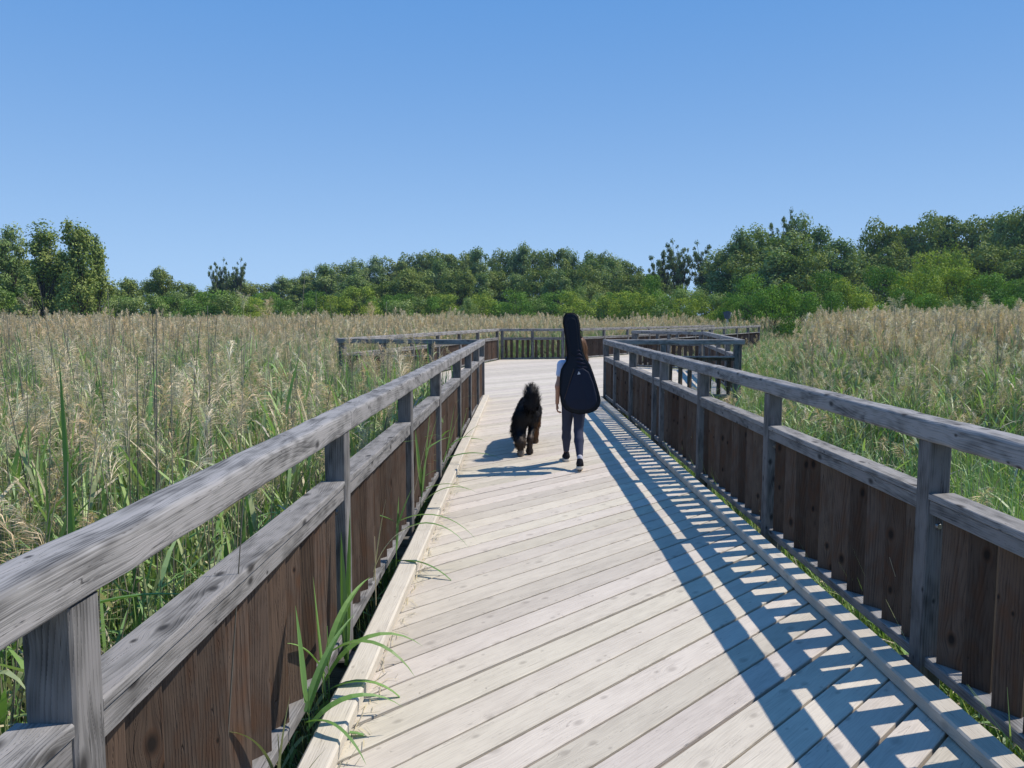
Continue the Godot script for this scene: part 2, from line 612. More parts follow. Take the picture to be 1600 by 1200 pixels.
func build_railings() -> void:
	var zl := [-0.7, 1.46, 3.65, 5.7, 7.56, 9.8, 11.6, 13.4, 15.0]
	var zr := [-0.6, 1.4, 3.44, 5.56, 7.56, 9.48, 9.98, 11.9, 13.7, 15.15]
	var sl := sqrt(1.0 + 0.0083 * 0.0083)
	var pl := []
	for z in zl: pl.append((z + 1.2) * sl)
	var pr := []
	for z in zr: pr.append((z + 1.2) * sqrt(1.0 + 0.018 * 0.018))
	railing("grey weathered railing with brown louvre boards, overgrown by reed leaves", Vector2(left_face(-1.2), -1.2), Vector2(left_face(15.05), 15.05), -1.0, pl, "brown", 0.0, 0.0, 0.02, [4.9, 9.0, 12.9])
	railing("dark louvred railing that throws a striped shadow on the planks", Vector2(right_face(-1.2), -1.2), Vector2(right_face(15.2), 15.2), 1.0, pr, "grey", 0.0, 0.0, 0.02, [5.2, 10.7])
	railing("railing across reeds joining the end of the brown louvred railing", Vector2(-0.86, 15.12), Vector2(-3.8, 15.95), -1.0, [1.0, 2.05, 3.0], "grey", -0.003)
	railing("long pale railing slanting back to the lookout corner beside beige reeds", Vector2(-3.8, 15.95), Vector2(-0.88, 28.4), -1.0, [0.25, 2.2, 4.2, 6.2, 8.2, 10.2, 12.72], "brown", 0.0)
	railing("dark see-through railing facing the walker at the back of the platform", Vector2(-0.88, 28.4), Vector2(2.0, 28.9), -1.0, [0.12, 1.26, 2.42, 2.9], "grey", -0.003)
	railing("outer railing of the far path, beyond the girl with the guitar bag", Vector2(2.0, 28.9), Vector2(9.9, 40.0), -1.0, [0.2, 2.2, 4.2, 6.2, 8.2, 10.2, 12.2, 13.5], "brown", 0.0)
	railing("inner railing of the far path, starting at the bay corner", Vector2(3.47, 24.64), Vector2(11.8, 38.75), 1.0, [0.06, 2.2, 4.2, 6.2, 8.2, 10.2, 12.2, 14.2, 16.3], "grey", 0.0)
	railing("short railing closing the back of the right-hand bay", Vector2(5.35, 22.9), Vector2(3.47, 24.64), 1.0, [0.1, 1.2, 2.4], "grey", -0.003)
	railing("pale-topped side railing of the right-hand bay among green grass", Vector2(4.27, 15.32), Vector2(5.35, 22.9), 1.0, [0.2, 2.1, 4.0, 5.9, 7.5], "grey", 0.0)
	railing("dark front railing of the right-hand bay, joined to the striped-shadow railing", Vector2(1.72, 15.26), Vector2(4.27, 15.3), 1.0, [1.05, 2.5], "grey", -0.003, 0.0, 0.1)

# ---------------------------------------------------------------- trees
func tree_meshes(kind: int, sd: int) -> Array:
	rng.seed = sd
	var H := 12.0
	var wood := MB.new()
	var leaf := MB.new()
	var lobes := []
	var trunk_top := 7.0
	var cols := []
	var lsz := 0.30
	var count := 10500
	var bark := Color(1, 1, 1)
	if kind == 0:      # dense round broadleaf, dark green
		cols = [Color(0.058, 0.088, 0.030), Color(0.073, 0.105, 0.037), Color(0.088, 0.118, 0.045)]
		lsz = 0.30
		count = 13500
		for i in 34:
			var a := rr(0, TAU)
			var t := pow(rng.randf(), 0.8)
			var y := lerpf(2.0, 10.7, t)
			var env := 3.6 * sqrt(max(0.05, 1.0 - pow((y - 6.0) / 5.6, 2.0)))
			var rad := env * sqrt(rng.randf())
			lobes.append([Vector3(cos(a) * rad, y, sin(a) * rad), rr(0.8, 1.5)])
	elif kind == 1:    # willow, grey green, ragged and upright
		cols = [Color(0.085, 0.125, 0.058), Color(0.105, 0.145, 0.075), Color(0.065, 0.105, 0.045)]
		lsz = 0.28
		count = 13500
		for i in 62:
			var a := rr(0, TAU)
			var y := lerpf(1.2, 11.3, rng.randf())
			var env := 3.4 * sqrt(max(0.03, 1.0 - pow((y - 5.2) / 6.2, 2.0)))
			var rad := env * sqrt(rng.randf())
			lobes.append([Vector3(cos(a) * rad, y, sin(a) * rad), rr(0.4, 0.95)])
	elif kind == 2:    # slender wispy birch
		cols = [Color(0.090, 0.130, 0.045), Color(0.112, 0.148, 0.058), Color(0.072, 0.108, 0.04)]
		lsz = 0.24
		count = 9500
		for i in 36:
			var a := rr(0, TAU)
			var y := lerpf(1.5, 11.6, rng.randf())
			var env := 2.7 * pow(max(0.02, 1.0 - y / 12.2), 0.6) + 0.25
			var rad := env * rng.randf()
			lobes.append([Vector3(cos(a) * rad, y, sin(a) * rad), rr(0.35, 0.9)])
	elif kind == 3:    # open crown with separate tufts on bare limbs
		cols = [Color(0.06, 0.09, 0.045), Color(0.085, 0.115, 0.06), Color(0.05, 0.075, 0.04)]
		lsz = 0.25
		count = 7500
		for br in 15:
			var a := rr(0, TAU)
			var p0 := Vector3(0, rr(3.0, 6.0), 0)
			var tipp := Vector3(cos(a) * rr(1.2, 3.9), rr(7.5, 11.5), sin(a) * rr(1.2, 3.9))
			for q in 8:
				var t := 0.36 + q * 0.092
				var c := p0.lerp(tipp, t) + Vector3(rng.randfn(), rng.randfn(), rng.randfn()) * 0.35
				lobes.append([c, rr(0.22, 0.50)])
	elif kind == 4:    # shrub, bright yellow green
		cols = [Color(0.108, 0.155, 0.036), Color(0.132, 0.178, 0.040), Color(0.082, 0.125, 0.032)]
		lsz = 0.29
		count = 9000
	elif kind == 5:    # shrub, mid green
		cols = [Color(0.058, 0.118, 0.028), Color(0.075, 0.14, 0.035), Color(0.048, 0.098, 0.026)]
		lsz = 0.29
		count = 9000
	elif kind == 6:    # shrub, silvery willow scrub
		cols = [Color(0.10, 0.15, 0.065), Color(0.125, 0.17, 0.085), Color(0.085, 0.13, 0.055)]
		lsz = 0.30
		count = 9000
	if kind >= 4:
		trunk_top = 5.0
		for i in 30:
			var a := rr(0, TAU)
			var y := lerpf(0.8, 10.6, rng.randf())
			var env := 5.0 * sqrt(max(0.05, 1.0 - pow((y - 3.5) / 8.2, 2.0)))
			var rad := env * sqrt(rng.randf())
			lobes.append([Vector3(cos(a) * rad, y, sin(a) * rad), rr(0.9, 1.9) if kind != 6 else rr(0.6, 1.5)])
	# wood
	var pts := []
	var rad := []
	var bend := Vector3(rr(-0.5, 0.5), 0, rr(-0.5, 0.5))
	for i in 6:
		var t := i / 5.0
		pts.append(Vector3(bend.x * t * t, trunk_top * t - 0.2, bend.z * t * t))
		rad.append(lerpf(0.24, 0.09, t))
	tube(wood, pts, rad, 7, bark)
	for lb in lobes:
		var c: Vector3 = lb[0]
		var st := clampf(c.y * 0.55, 0.6, trunk_top - 0.3) / trunk_top
		var p0 := Vector3(bend.x * st * st, trunk_top * st - 0.2, bend.z * st * st)
		var mid := p0.lerp(c, 0.55) + Vector3(0, -0.25, 0)
		tube(wood, [p0, mid, c], [0.075, 0.05, 0.02], 4, bark)
	# leaves
	var rough := FastNoiseLite.new()
	rough.seed = sd
	rough.frequency = 0.75
	var tot := 0.0
	for lb in lobes: tot += lb[1] * lb[1]
	for lb in lobes:
		var c: Vector3 = lb[0]
		var r: float = lb[1]
		var m := int(count * r * r / tot)
		var lc: Color = cols[rng.randi() % cols.size()]
		var sq := Vector3(rr(0.85, 1.25), rr(0.65, 0.95), rr(0.85, 1.25))
		if kind == 1 or kind == 6: sq = Vector3(rr(0.85, 1.25), rr(0.8, 1.15), rr(0.85, 1.25))
		if kind == 2: sq = Vector3(rr(0.7, 1.1), rr(0.9, 1.3), rr(0.7, 1.1))
		for i in m:
			var d := Vector3(rng.randfn(), rng.randfn(), rng.randfn()).normalized()
			var q := rr(0.72, 1.08)
			if kind == 2 or kind == 1 or kind == 6: q = pow(rng.randf(), 0.55) * 1.45
			if kind == 3: q = pow(rng.randf(), 0.5) * 1.25
			if d.y < -0.2: q *= rr(0.6, 1.0)
			q *= 1.0 + 0.55 * rough.get_noise_3dv(c + d * r)
			var p := c + d * sq * r * q
			if p.y < 0.15: continue
			var nn := (d + Vector3(rng.randfn(), rng.randfn() + 0.5, rng.randfn()) * 0.55).normalized()
			var s := nn.cross(Vector3(rng.randfn(), rng.randfn(), rng.randfn())).normalized()
			var u := s.cross(nn)
			var z := lsz * rr(0.7, 1.4)
			var col: Color = Color(lc.r * 1.22, lc.g * 1.08, lc.b * 0.85) * rr(1.6, 3.0)
			col.a = 1
			leaf.quad(p - s * z * 0.5, p - u * z * 0.3, p + s * z * 0.5, p + u * z * 0.3, nn, col)
	return [wood.mesh(), leaf.mesh()]

func build_trees() -> void:
	var lib := {}
	for k in 7:
		lib[k] = []
		for j in 3:
			lib[k].append(tree_meshes(k, 100 + k * 10 + j))
	rng.seed = 4242
	var info := {
		0: ["broadleaf_tree", "tree", "trees of the far wood"],
		1: ["willow_tree", "tree", "ragged grey-green willows"],
		2: ["birch_tree", "tree", "slender trees at the reed edge"],
		3: ["open_crowned_tree", "tree", "open-crowned trees on the skyline"],
		4: ["bright_shrub", "shrub", "bright yellow-green shrubs at the wood's edge"],
		5: ["leafy_shrub", "shrub", "mid-green shrubs at the wood's edge"],
		6: ["willow_scrub", "shrub", "silvery willow scrub at the reed edge"]}
	var deflab := {
		0: "dense rounded green tree",
		1: "ragged grey-green willow tree",
		2: "slender wispy tree",
		3: "open-crowned tree with leaf tufts",
		4: "bright yellow-green shrub",
		5: "mid-green bushy shrub",
		6: "silvery grey-green willow scrub"}
	# [x px, top px, width px, distance, kind, own label]
	var T := []
	# far left
	T += [[-40, 352, 110, 62, 1, ""], [18, 360, 90, 66, 1, ""], [70, 362, 90, 60, 2, ""], [122, 338, 80, 58, 2, "tallest slender tree with a pointed top, beside the reed bed"], [152, 366, 64, 61, 2, ""], [45, 400, 120, 72, 0, ""], [105, 410, 110, 70, 1, ""]]
	T += [[205, 430, 60, 84, 2, ""], [235, 440, 70, 95, 1, ""], [260, 417, 60, 88, 0, "lone dark round tree between lower shrubs on the skyline"], [300, 446, 70, 100, 1, ""], [345, 407, 34, 110, 3, ""], [371, 408, 32, 112, 3, ""], [360, 436, 90, 115, 1, ""], [330, 450, 60, 112, 0, ""], [410, 440, 70, 118, 0, ""], [440, 436, 60, 120, 1, ""], [180, 446, 70, 80, 2, ""], [280, 452, 90, 104, 0, ""]]
	# the wood in the middle, back row
	for q in [[470, 426], [500, 420], [530, 412], [562, 411], [590, 404], [618, 404], [645, 396], [672, 391], [700, 390], [728, 388], [757, 391], [785, 388], [812, 390], [838, 385], [862, 383], [888, 394], [915, 396], [940, 393], [965, 397], [985, 410], [1005, 425], [1030, 425]]:
		T.append([q[0] + rr(-5, 5), q[1] + rr(-3, 4), rr(50, 68), rr(126, 150), 0 if rng.randf() < 0.75 else 1, ""])
	# middle row
	for q in [[515, 417, 1], [480, 440, 0], [560, 432, 1], [600, 440, 0], [628, 418, 0], [655, 425, 0], [690, 410, 1], [712, 420, 0], [745, 430, 1], [780, 420, 0], [810, 432, 1], [842, 418, 0], [870, 425, 1], [900, 415, 0], [930, 410, 1], [955, 408, 1], [978, 426, 0], [1005, 432, 0]]:
		T.append([q[0], q[1], rr(56, 80), rr(95, 115), q[2], "" if q[0] != 515 else "fresh green tree standing out in front of the far wood's left end"])
	# shrubs at its foot
	for i in 26:
		var x := 380.0 + i * 27.0 + rr(-8, 8)
		T.append([x, rr(446, 468), rr(52, 84), rr(74, 90), [4, 5, 5, 6, 5, 4, 6][i % 7], ""])
	for i in 9:
		var x := 130.0 + i * 32.0 + rr(-8, 8)
		T.append([x, rr(452, 470), rr(60, 90), rr(70, 84), [5, 6, 5, 2][i % 4] if i % 4 != 3 else 6, ""])
	for i in 6:
		T.append([-70 + i * 34.0, rr(430, 455), rr(70, 95), rr(58, 66), [5, 6, 5][i % 3], ""])
	# right
	T += [[1028, 384, 46, 112, 3, ""], [1060, 380, 52, 108, 3, ""], [1098, 384, 56, 106, 3, ""], [1150, 368, 60, 92, 1, ""], [1180, 362, 62, 94, 1, ""], [1214, 336, 46, 96, 3, "tallest tufted treetop rising above the willow clump"], [1242, 345, 52, 97, 1, ""], [1264, 362, 54, 95, 1, ""], [1225, 372, 90, 90, 1, ""], [1295, 380, 70, 86, 1, ""], [1170, 392, 90, 88, 0, ""], [1255, 395, 90, 82, 0, ""], [1330, 400, 60, 90, 1, ""], [1120, 400, 70, 95, 1, ""], [1200, 400, 90, 84, 1, ""]]
	T += [[1358, 348, 84, 96, 0, "dark rounded tree standing clear against the sky"], [1322, 385, 40, 98, 0, ""], [1420, 345, 90, 108, 0, ""], [1462, 334, 100, 112, 0, "highest broad crown of the wood on the right"], [1510, 338, 96, 110, 0, ""], [1548, 345, 90, 100, 1, ""], [1590, 328, 90, 92, 0, ""], [1640, 335, 100, 90, 0, ""], [1560, 380, 100, 84, 0, ""], [1500, 390, 90, 88, 0, ""], [1440, 395, 90, 90, 0, ""], [1390, 400, 90, 92, 0, ""], [1610, 400, 110, 78, 0, ""]]
	T += [[1455, 388, 84, 66, 4, "tall yellow-green bush in front of the high dark crowns"], [1420, 420, 90, 62, 4, ""], [1480, 418, 90, 62, 4, ""], [1365, 416, 90, 64, 5, ""], [1330, 432, 80, 60, 4, ""], [1285, 425, 80, 62, 5, ""], [1530, 428, 90, 60, 5, ""], [1580, 434, 90, 58, 5, ""], [1620, 430, 90, 58, 5, ""], [1490, 456, 60, 52, 6, ""], [1400, 452, 80, 56, 5, ""], [1350, 456, 80, 54, 4, ""], [1550, 460, 80, 52, 5, ""], [1300, 456, 70, 54, 5, ""], [1440, 458, 70, 54, 5, ""]]
	T += [[1165, 432, 84, 62, 5, ""], [1205, 438, 90, 50, 5, "low dark bush where the far path ends"], [1240, 450, 80, 52, 5, ""], [1140, 462, 50, 58, 5, ""], [1095, 448, 80, 64, 6, ""], [1055, 440, 90, 70, 6, ""], [1020, 430, 70, 74, 5, ""], [1075, 462, 60, 62, 4, ""], [1120, 470, 60, 60, 4, ""], [985, 452, 70, 72, 4, ""]]
	for e in T:
		var zf: float = e[3]
		var kind: int = e[4]
		var x: float = (e[0] - 817.0) / 1200.0 * zf
		var h: float = (494.0 - e[1]) * zf / 1200.0 + 1.6 - GROUND
		var w: float = e[2] * zf / 1200.0
		if kind == 1 and e[0] > 1100.0 and e[0] < 1345.0: w *= 1.45
		var nm: Array = info[kind]
		var px: float = e[0]
		var where := ""
		if px < 195: where = ", in the stand around the tallest pointed tree"
		elif px < 450: where = ", low on the skyline near the lone dark round tree"
		elif px < 1015: where = ", in the back of the far wood" if zf > 120 else (", standing in front of the far wood" if zf > 92 else ", between reed bed and far wood")
		elif px < 1340: where = ", in the thicket where the far path ends" if zf < 80 else ", in the clump below the tallest tufted treetop"
		else: where = ", before the high dark crowns" if zf < 75 else ", among the high dark crowns"
		var lab: String = e[5] if e[5] != "" else deflab[kind] + where
		var o := thing(nm[0], lab, nm[1], P(x, GROUND, zf), nm[2] if e[5] == "" else "")
		var m: Array = lib[kind][rng.randi() % 3]
		var cw := 8.6 if kind < 2 else (5.6 if kind == 2 else (8.0 if kind == 3 else 11.5))
		var b := Basis(Vector3.UP, rr(0, TAU)).scaled(Vector3(w / cw * 1.12, h / 11.7, w / cw * 1.12))
		part(o, "trunk", m[0], M.bark, Transform3D(b, Vector3.ZERO))
		part(o, "crown", m[1], M.tree_leaf, Transform3D(b, Vector3.ZERO))

# ---------------------------------------------------------------- reeds
const GREENS := [Color(0.22, 0.37, 0.10), Color(0.30, 0.45, 0.14), Color(0.16, 0.29, 0.095), Color(0.36, 0.48, 0.18), Color(0.44, 0.50, 0.25)]
const STRAW := [Color(0.60, 0.52, 0.36), Color(0.44, 0.40, 0.31), Color(0.27, 0.255, 0.22), Color(0.66, 0.57, 0.39)]
const PLUME := [Color(0.80, 0.66, 0.47), Color(0.86, 0.75, 0.57), Color(0.74, 0.61, 0.44), Color(0.82, 0.62, 0.40)]

func plume(mb: MB, p: Vector3, d: Vector3, length: float, col: Color, n: int, fat := 1.0) -> void:
	var bend := Vector3(rng.randfn(), 0, rng.randfn()).normalized()
	var at := p
	var dir := d.normalized()
	var cc0 := col * rr(0.85, 1.1)
	for i in n:
		var t := float(i) / n
		dir = (dir + (bend * 0.8 + Vector3(0, -0.6, 0)) * (0.8 / n)).normalized()
		at += dir * length / n
		var out := Vector3(rng.randfn(), rng.randfn() * 0.6, rng.randfn()).normalized()
		var sd := (dir * 0.75 + out * 0.75 + Vector3(0, -0.25, 0) + bend * 0.2).normalized()
		var ln := length * (0.34 * sin(PI * clampf(t * 0.8 + 0.2, 0, 1)) + 0.05) * rr(0.5, 1.25)
		var s := sd.cross(out).normalized() * rr(0.0011, 0.0026) * fat
		var cc := cc0 * rr(0.75, 1.2)
		cc.a = 1
		var mid := at + sd * ln * 0.5
		var tip := mid + (sd + Vector3(0, -0.55, 0) + bend * 0.3).normalized() * ln * 0.5
		mb.tri(at, mid + s, mid - s, out, cc)
		mb.tri(mid - s, mid + s, tip, out, cc)

func stem(mb: MB, p: Vector3, tip: Vector3, r: float, col: Color) -> void:
	var mid := p.lerp(tip, 0.5) + Vector3(rr(-0.03, 0.03), 0, rr(-0.03, 0.03))
	tube(mb, [p, mid, tip], [r, r * 0.85, r * 0.4], 3, col)

# tall: dead plumed stems; green: leafy shoots
func reed_clump(sd: int, n_green: int, n_plume: int, n_bare: int, n_blade: int, spread: float, hg: Vector2, hp: Vector2, wide := 1.0) -> ArrayMesh:
	rng.seed = sd
	var mb := MB.new()
	for i in n_green:
		var a := rr(0, TAU)
		var p := Vector3(cos(a), 0, sin(a)) * spread * sqrt(rng.randf())
		var h := rr(hg.x, hg.y)
		var lean := Vector3(rng.randfn() * 0.07, 1, rng.randfn() * 0.07).normalized()
		var g: Color = GREENS[rng.randi() % 5]
		stem(mb, p, p + lean * h * 0.93, 0.0045 * wide, g.lerp(STRAW[0], 0.3))
		var nl := rng.randi_range(5, 8)
		var az := rr(0, TAU)
		for k in nl:
			var t := lerpf(0.25, 0.95, float(k) / (nl - 1))
			az += PI + rr(-0.5, 0.5)
			var el := rr(0.85, 1.4) if t > 0.6 else rr(0.6, 1.2)
			var d := Vector3(cos(az) * cos(el), sin(el), sin(az) * cos(el))
			var c := g * rr(0.75, 1.3)
			if rng.randf() < 0.12: c = STRAW[rng.randi() % 4]
			c.a = 1
			blade(mb, p + lean * h * t * 0.93, d, rr(0.25, 0.5), rr(0.014, 0.028) * wide, rr(0.1, 1.7), c)
	for i in n_blade:
		# broad upright blades from the root
		var a := rr(0, TAU)
		var p := Vector3(cos(a), 0, sin(a)) * spread * 0.8 * sqrt(rng.randf())
		var g: Color = GREENS[[0, 1, 2, 2][rng.randi() % 4]] * rr(0.8, 1.15)
		g.a = 1
		blade(mb, p, Vector3(rng.randfn() * 0.10, 1, rng.randfn() * 0.10), rr(hg.x * 0.95, hg.y * 1.08), rr(0.022, 0.040) * wide, rr(0.0, 0.35), g, 6)
	for i in n_plume:
		var a := rr(0, TAU)
		var p := Vector3(cos(a), 0, sin(a)) * spread * sqrt(rng.randf())
		var h := rr(hp.x, hp.y)
		var lean := Vector3(rng.randfn() * 0.06, 1, rng.randfn() * 0.06).normalized()
		var st: Color = STRAW[rng.randi() % 4]
		stem(mb, p, p + lean * h, 0.0045 * wide, st)
		plume(mb, p + lean * h * 0.985, lean, rr(0.22, 0.36), PLUME[rng.randi() % 4], 120, wide * wide)
		for k in 2:
			var az := rr(0, TAU)
			blade(mb, p + lean * h * rr(0.3, 0.8), Vector3(cos(az), rr(0.4, 1.5), sin(az)), rr(0.2, 0.4), 0.012 * wide, rr(1.2, 2.5), STRAW[rng.randi() % 4])
	for i in n_bare:
		var a := rr(0, TAU)
		var p := Vector3(cos(a), 0, sin(a)) * spread * sqrt(rng.randf())
		var lean := Vector3(rng.randfn() * 0.10, 1, rng.randfn() * 0.10).normalized()
		var h := rr(hp.x * 0.9, hp.y * 1.22)
		var sc: Color = STRAW[[1, 2, 2, 0][rng.randi() % 4]] * rr(0.65, 1.0)
		sc.a = 1
		stem(mb, p, p + lean * h, 0.0045 * wide, sc)
	return mb.mesh()

func grass_clump(sd: int, n: int, spread: float, h: Vector2, dry := 0.1) -> ArrayMesh:
	rng.seed = sd
	var mb := MB.new()
	for i in n:
		var a := rr(0, TAU)
		var p := Vector3(cos(a), 0, sin(a)) * spread * sqrt(rng.randf())
		var c: Color = GREENS[rng.randi() % 5] * rr(0.85, 1.2)
		if rng.randf() < dry: c = STRAW[rng.randi() % 4]
		c.a = 1
		blade(mb, p, Vector3(rng.randfn() * 0.28, 1, rng.randfn() * 0.28), rr(h.x, h.y), rr(0.008, 0.017), rr(0.2, 1.3), c, 5)
	return mb.mesh()

func scatter(called: String, label: String, category: String, mesh: Mesh, xs: Array) -> void:
	if xs.is_empty():
		return
	var mm := MultiMesh.new()
	mm.transform_format = MultiMesh.TRANSFORM_3D
	mm.mesh = mesh
	mm.instance_count = xs.size()
	for i in xs.size():
		mm.set_instance_transform(i, xs[i])
	var o := MultiMeshInstance3D.new()
	o.name = numbered(called)
	o.multimesh = mm
	o.material_override = M.leaf
	add_child(o)
	stuff(o, label, category)

func build_reeds() -> void:
	var plumed := []
	var leafy := []
	var far := []
	var grass := []
	for i in 6: plumed.append(reed_clump(900 + i, 10, 3, 3, 3, 0.34, Vector2(1.05, 1.85), Vector2(1.35, 2.15)))
	for i in 6: leafy.append(reed_clump(930 + i, 9, 1, 3, 5, 0.32, Vector2(1.15, 1.95), Vector2(1.5, 2.05)))
	for i in 5: far.append(reed_clump(950 + i, 11, 6, 4, 2, 0.5, Vector2(1.2, 1.95), Vector2(1.5, 2.2), 1.5))
	for i in 5: grass.append(grass_clump(970 + i, 70, 0.3, Vector2(0.8, 1.45)))
	var under := grass_clump(990, 40, 0.16, Vector2(0.5, 0.95), 0.25)
	var sets := {"plumed": [], "leafy": [], "far": [], "grass": []}
	for k in 6:
		for key in sets: sets[key].append([])
	rng.seed = 777
	var patch := FastNoiseLite.new()
	patch.seed = 21
	patch.frequency = 0.16
	var grown: Array = Geometry2D.offset_polygon(deck_poly, 0.50)
	var keep: PackedVector2Array = grown[0]
	var tries := [[0.2, 9.0, 9.0], [9.0, 24.0, 6.0], [24.0, 46.0, 3.6], [46.0, 84.0, 2.0]]
	for tr in tries:
		var z0: float = tr[0]
		var z1: float = tr[1]
		var wx := 0.80 * z1 + 3.0
		var n := int((z1 - z0) * 2.0 * wx * tr[2])
		for i in n:
			var z := rr(z0, z1)
			var x := rr(-wx, wx)
			if abs(x) > 0.80 * z + 2.6:
				continue
			if Geometry2D.is_point_in_polygon(Vector2(x, z), keep):
				continue
			var pn := patch.get_noise_2d(x, z)
			var sc := rr(0.86, 1.10) * (1.0 + 0.22 * patch.get_noise_2d(x * 2.3 + 50.0, z * 2.3))
			var kind := "plumed"
			if x < 1.0 or (z > 30.0 and x < 2.0 + (z - 29.0) * 0.7):
				if z > 20.0:
					kind = "far" if pn > -0.12 else "leafy"
					if z > 50.0 and x > 4.0: sc *= 0.93
				else:
					kind = "plumed" if pn > 0.06 else "leafy"
			else:
				# right of the boardwalk: low grass by the railing, tall plumed reeds behind
				var off := x - 1.8
				var tall := clampf((z - 7.0) / 11.0 + (off - 2.5) / 9.0 + pn * 0.35, 0.0, 1.0)
				if z > 24.0 and x < 12.0 + (z - 24.0) * 0.25: tall = minf(tall, 0.30)
				if z > 12.5 and x < 0.35 * z + 0.6 + pn: tall = minf(tall, 0.33)
				if tall < 0.34:
					kind = "grass" if rng.randf() < 0.75 else "leafy"
					sc = rr(0.75, 1.05) if kind == "grass" else rr(0.55, 0.75)
					if z > 22.0: kind = "leafy"; sc = rr(0.62, 0.80)
				elif tall < 0.7:
					kind = "leafy" if rng.randf() < 0.55 else "plumed"
					sc = lerpf(0.62, 0.92, (tall - 0.34) / 0.36) * rr(0.92, 1.08)
				else:
					kind = "plumed" if z < 15.0 else "far"
					if rng.randf() < 0.15: kind = "leafy"
					sc = rr(0.92, 1.08) + 0.12 * clampf((x - 5.0) / 8.0, 0.0, 1.0) + 0.2 * patch.get_noise_2d(x * 2.0, z * 2.0)
			var b := Basis(Vector3.UP, rr(0, TAU)).scaled(Vector3(1, sc, 1))
			var slot: Array = sets[kind]
			slot[rng.randi() % (5 if kind == "far" or kind == "grass" else 6)].append(Transform3D(b, P(x, GROUND, z)))
	for i in 6:
		scatter("plumed_reeds", "reed bed with beige feathery plumes over green leaves", "reeds", plumed[i], sets.plumed[i])
		scatter("leafy_reeds", "green leafy reeds with few plumes", "reeds", leafy[i], sets.leafy[i])
		if i < 5:
			scatter("far_reeds", "distant beige reed bed reaching to the shrubs", "reeds", far[i], sets.far[i])
			scatter("tall_grass", "tall green grass beside the dark railing", "grass", grass[i], sets.grass[i])
	var ul := []
	for i in 420:
		var z := rr(0.2, 15.0)
		var x := -0.81 + rr(-0.06, 0.02) if i % 2 == 0 else right_kerb(z) + 0.15 + rr(-0.02, 0.1)
		ul.append(Transform3D(Basis(Vector3.UP, rr(0, TAU)).scaled(Vector3(0.6, rr(0.6, 1.05), 0.6)), P(x, GROUND, z)))
	scatter("gap_grass", "grass growing up under the gap between kerb and railing", "grass", under, ul)

# single reed shoots that grow through the gap by the left railing
func shoot(label: String, x: float, z: float, leaves: Array, stem_h: float, col: Color) -> void:
	var th := thing("reed_shoot", label, "reed", P(x, -0.35, z))
	var mb := MB.new()
	stem(mb, Vector3.ZERO, Vector3(0.01, 0.35 + stem_h, 0), 0.0045, col)
	part(th, "stem", mb.mesh(), M.leaf)
	for l in leaves:
		var lb := MB.new()
		var d := Vector3(l[1], l[2], -l[3])
		blade(lb, Vector3(0, 0.35 + l[0], 0), d, l[4], l[5] * 1.35, l[6], col * rr(0.85, 1.2), 10, true)
		part(th, "leaf", lb.mesh(), M.leaf)

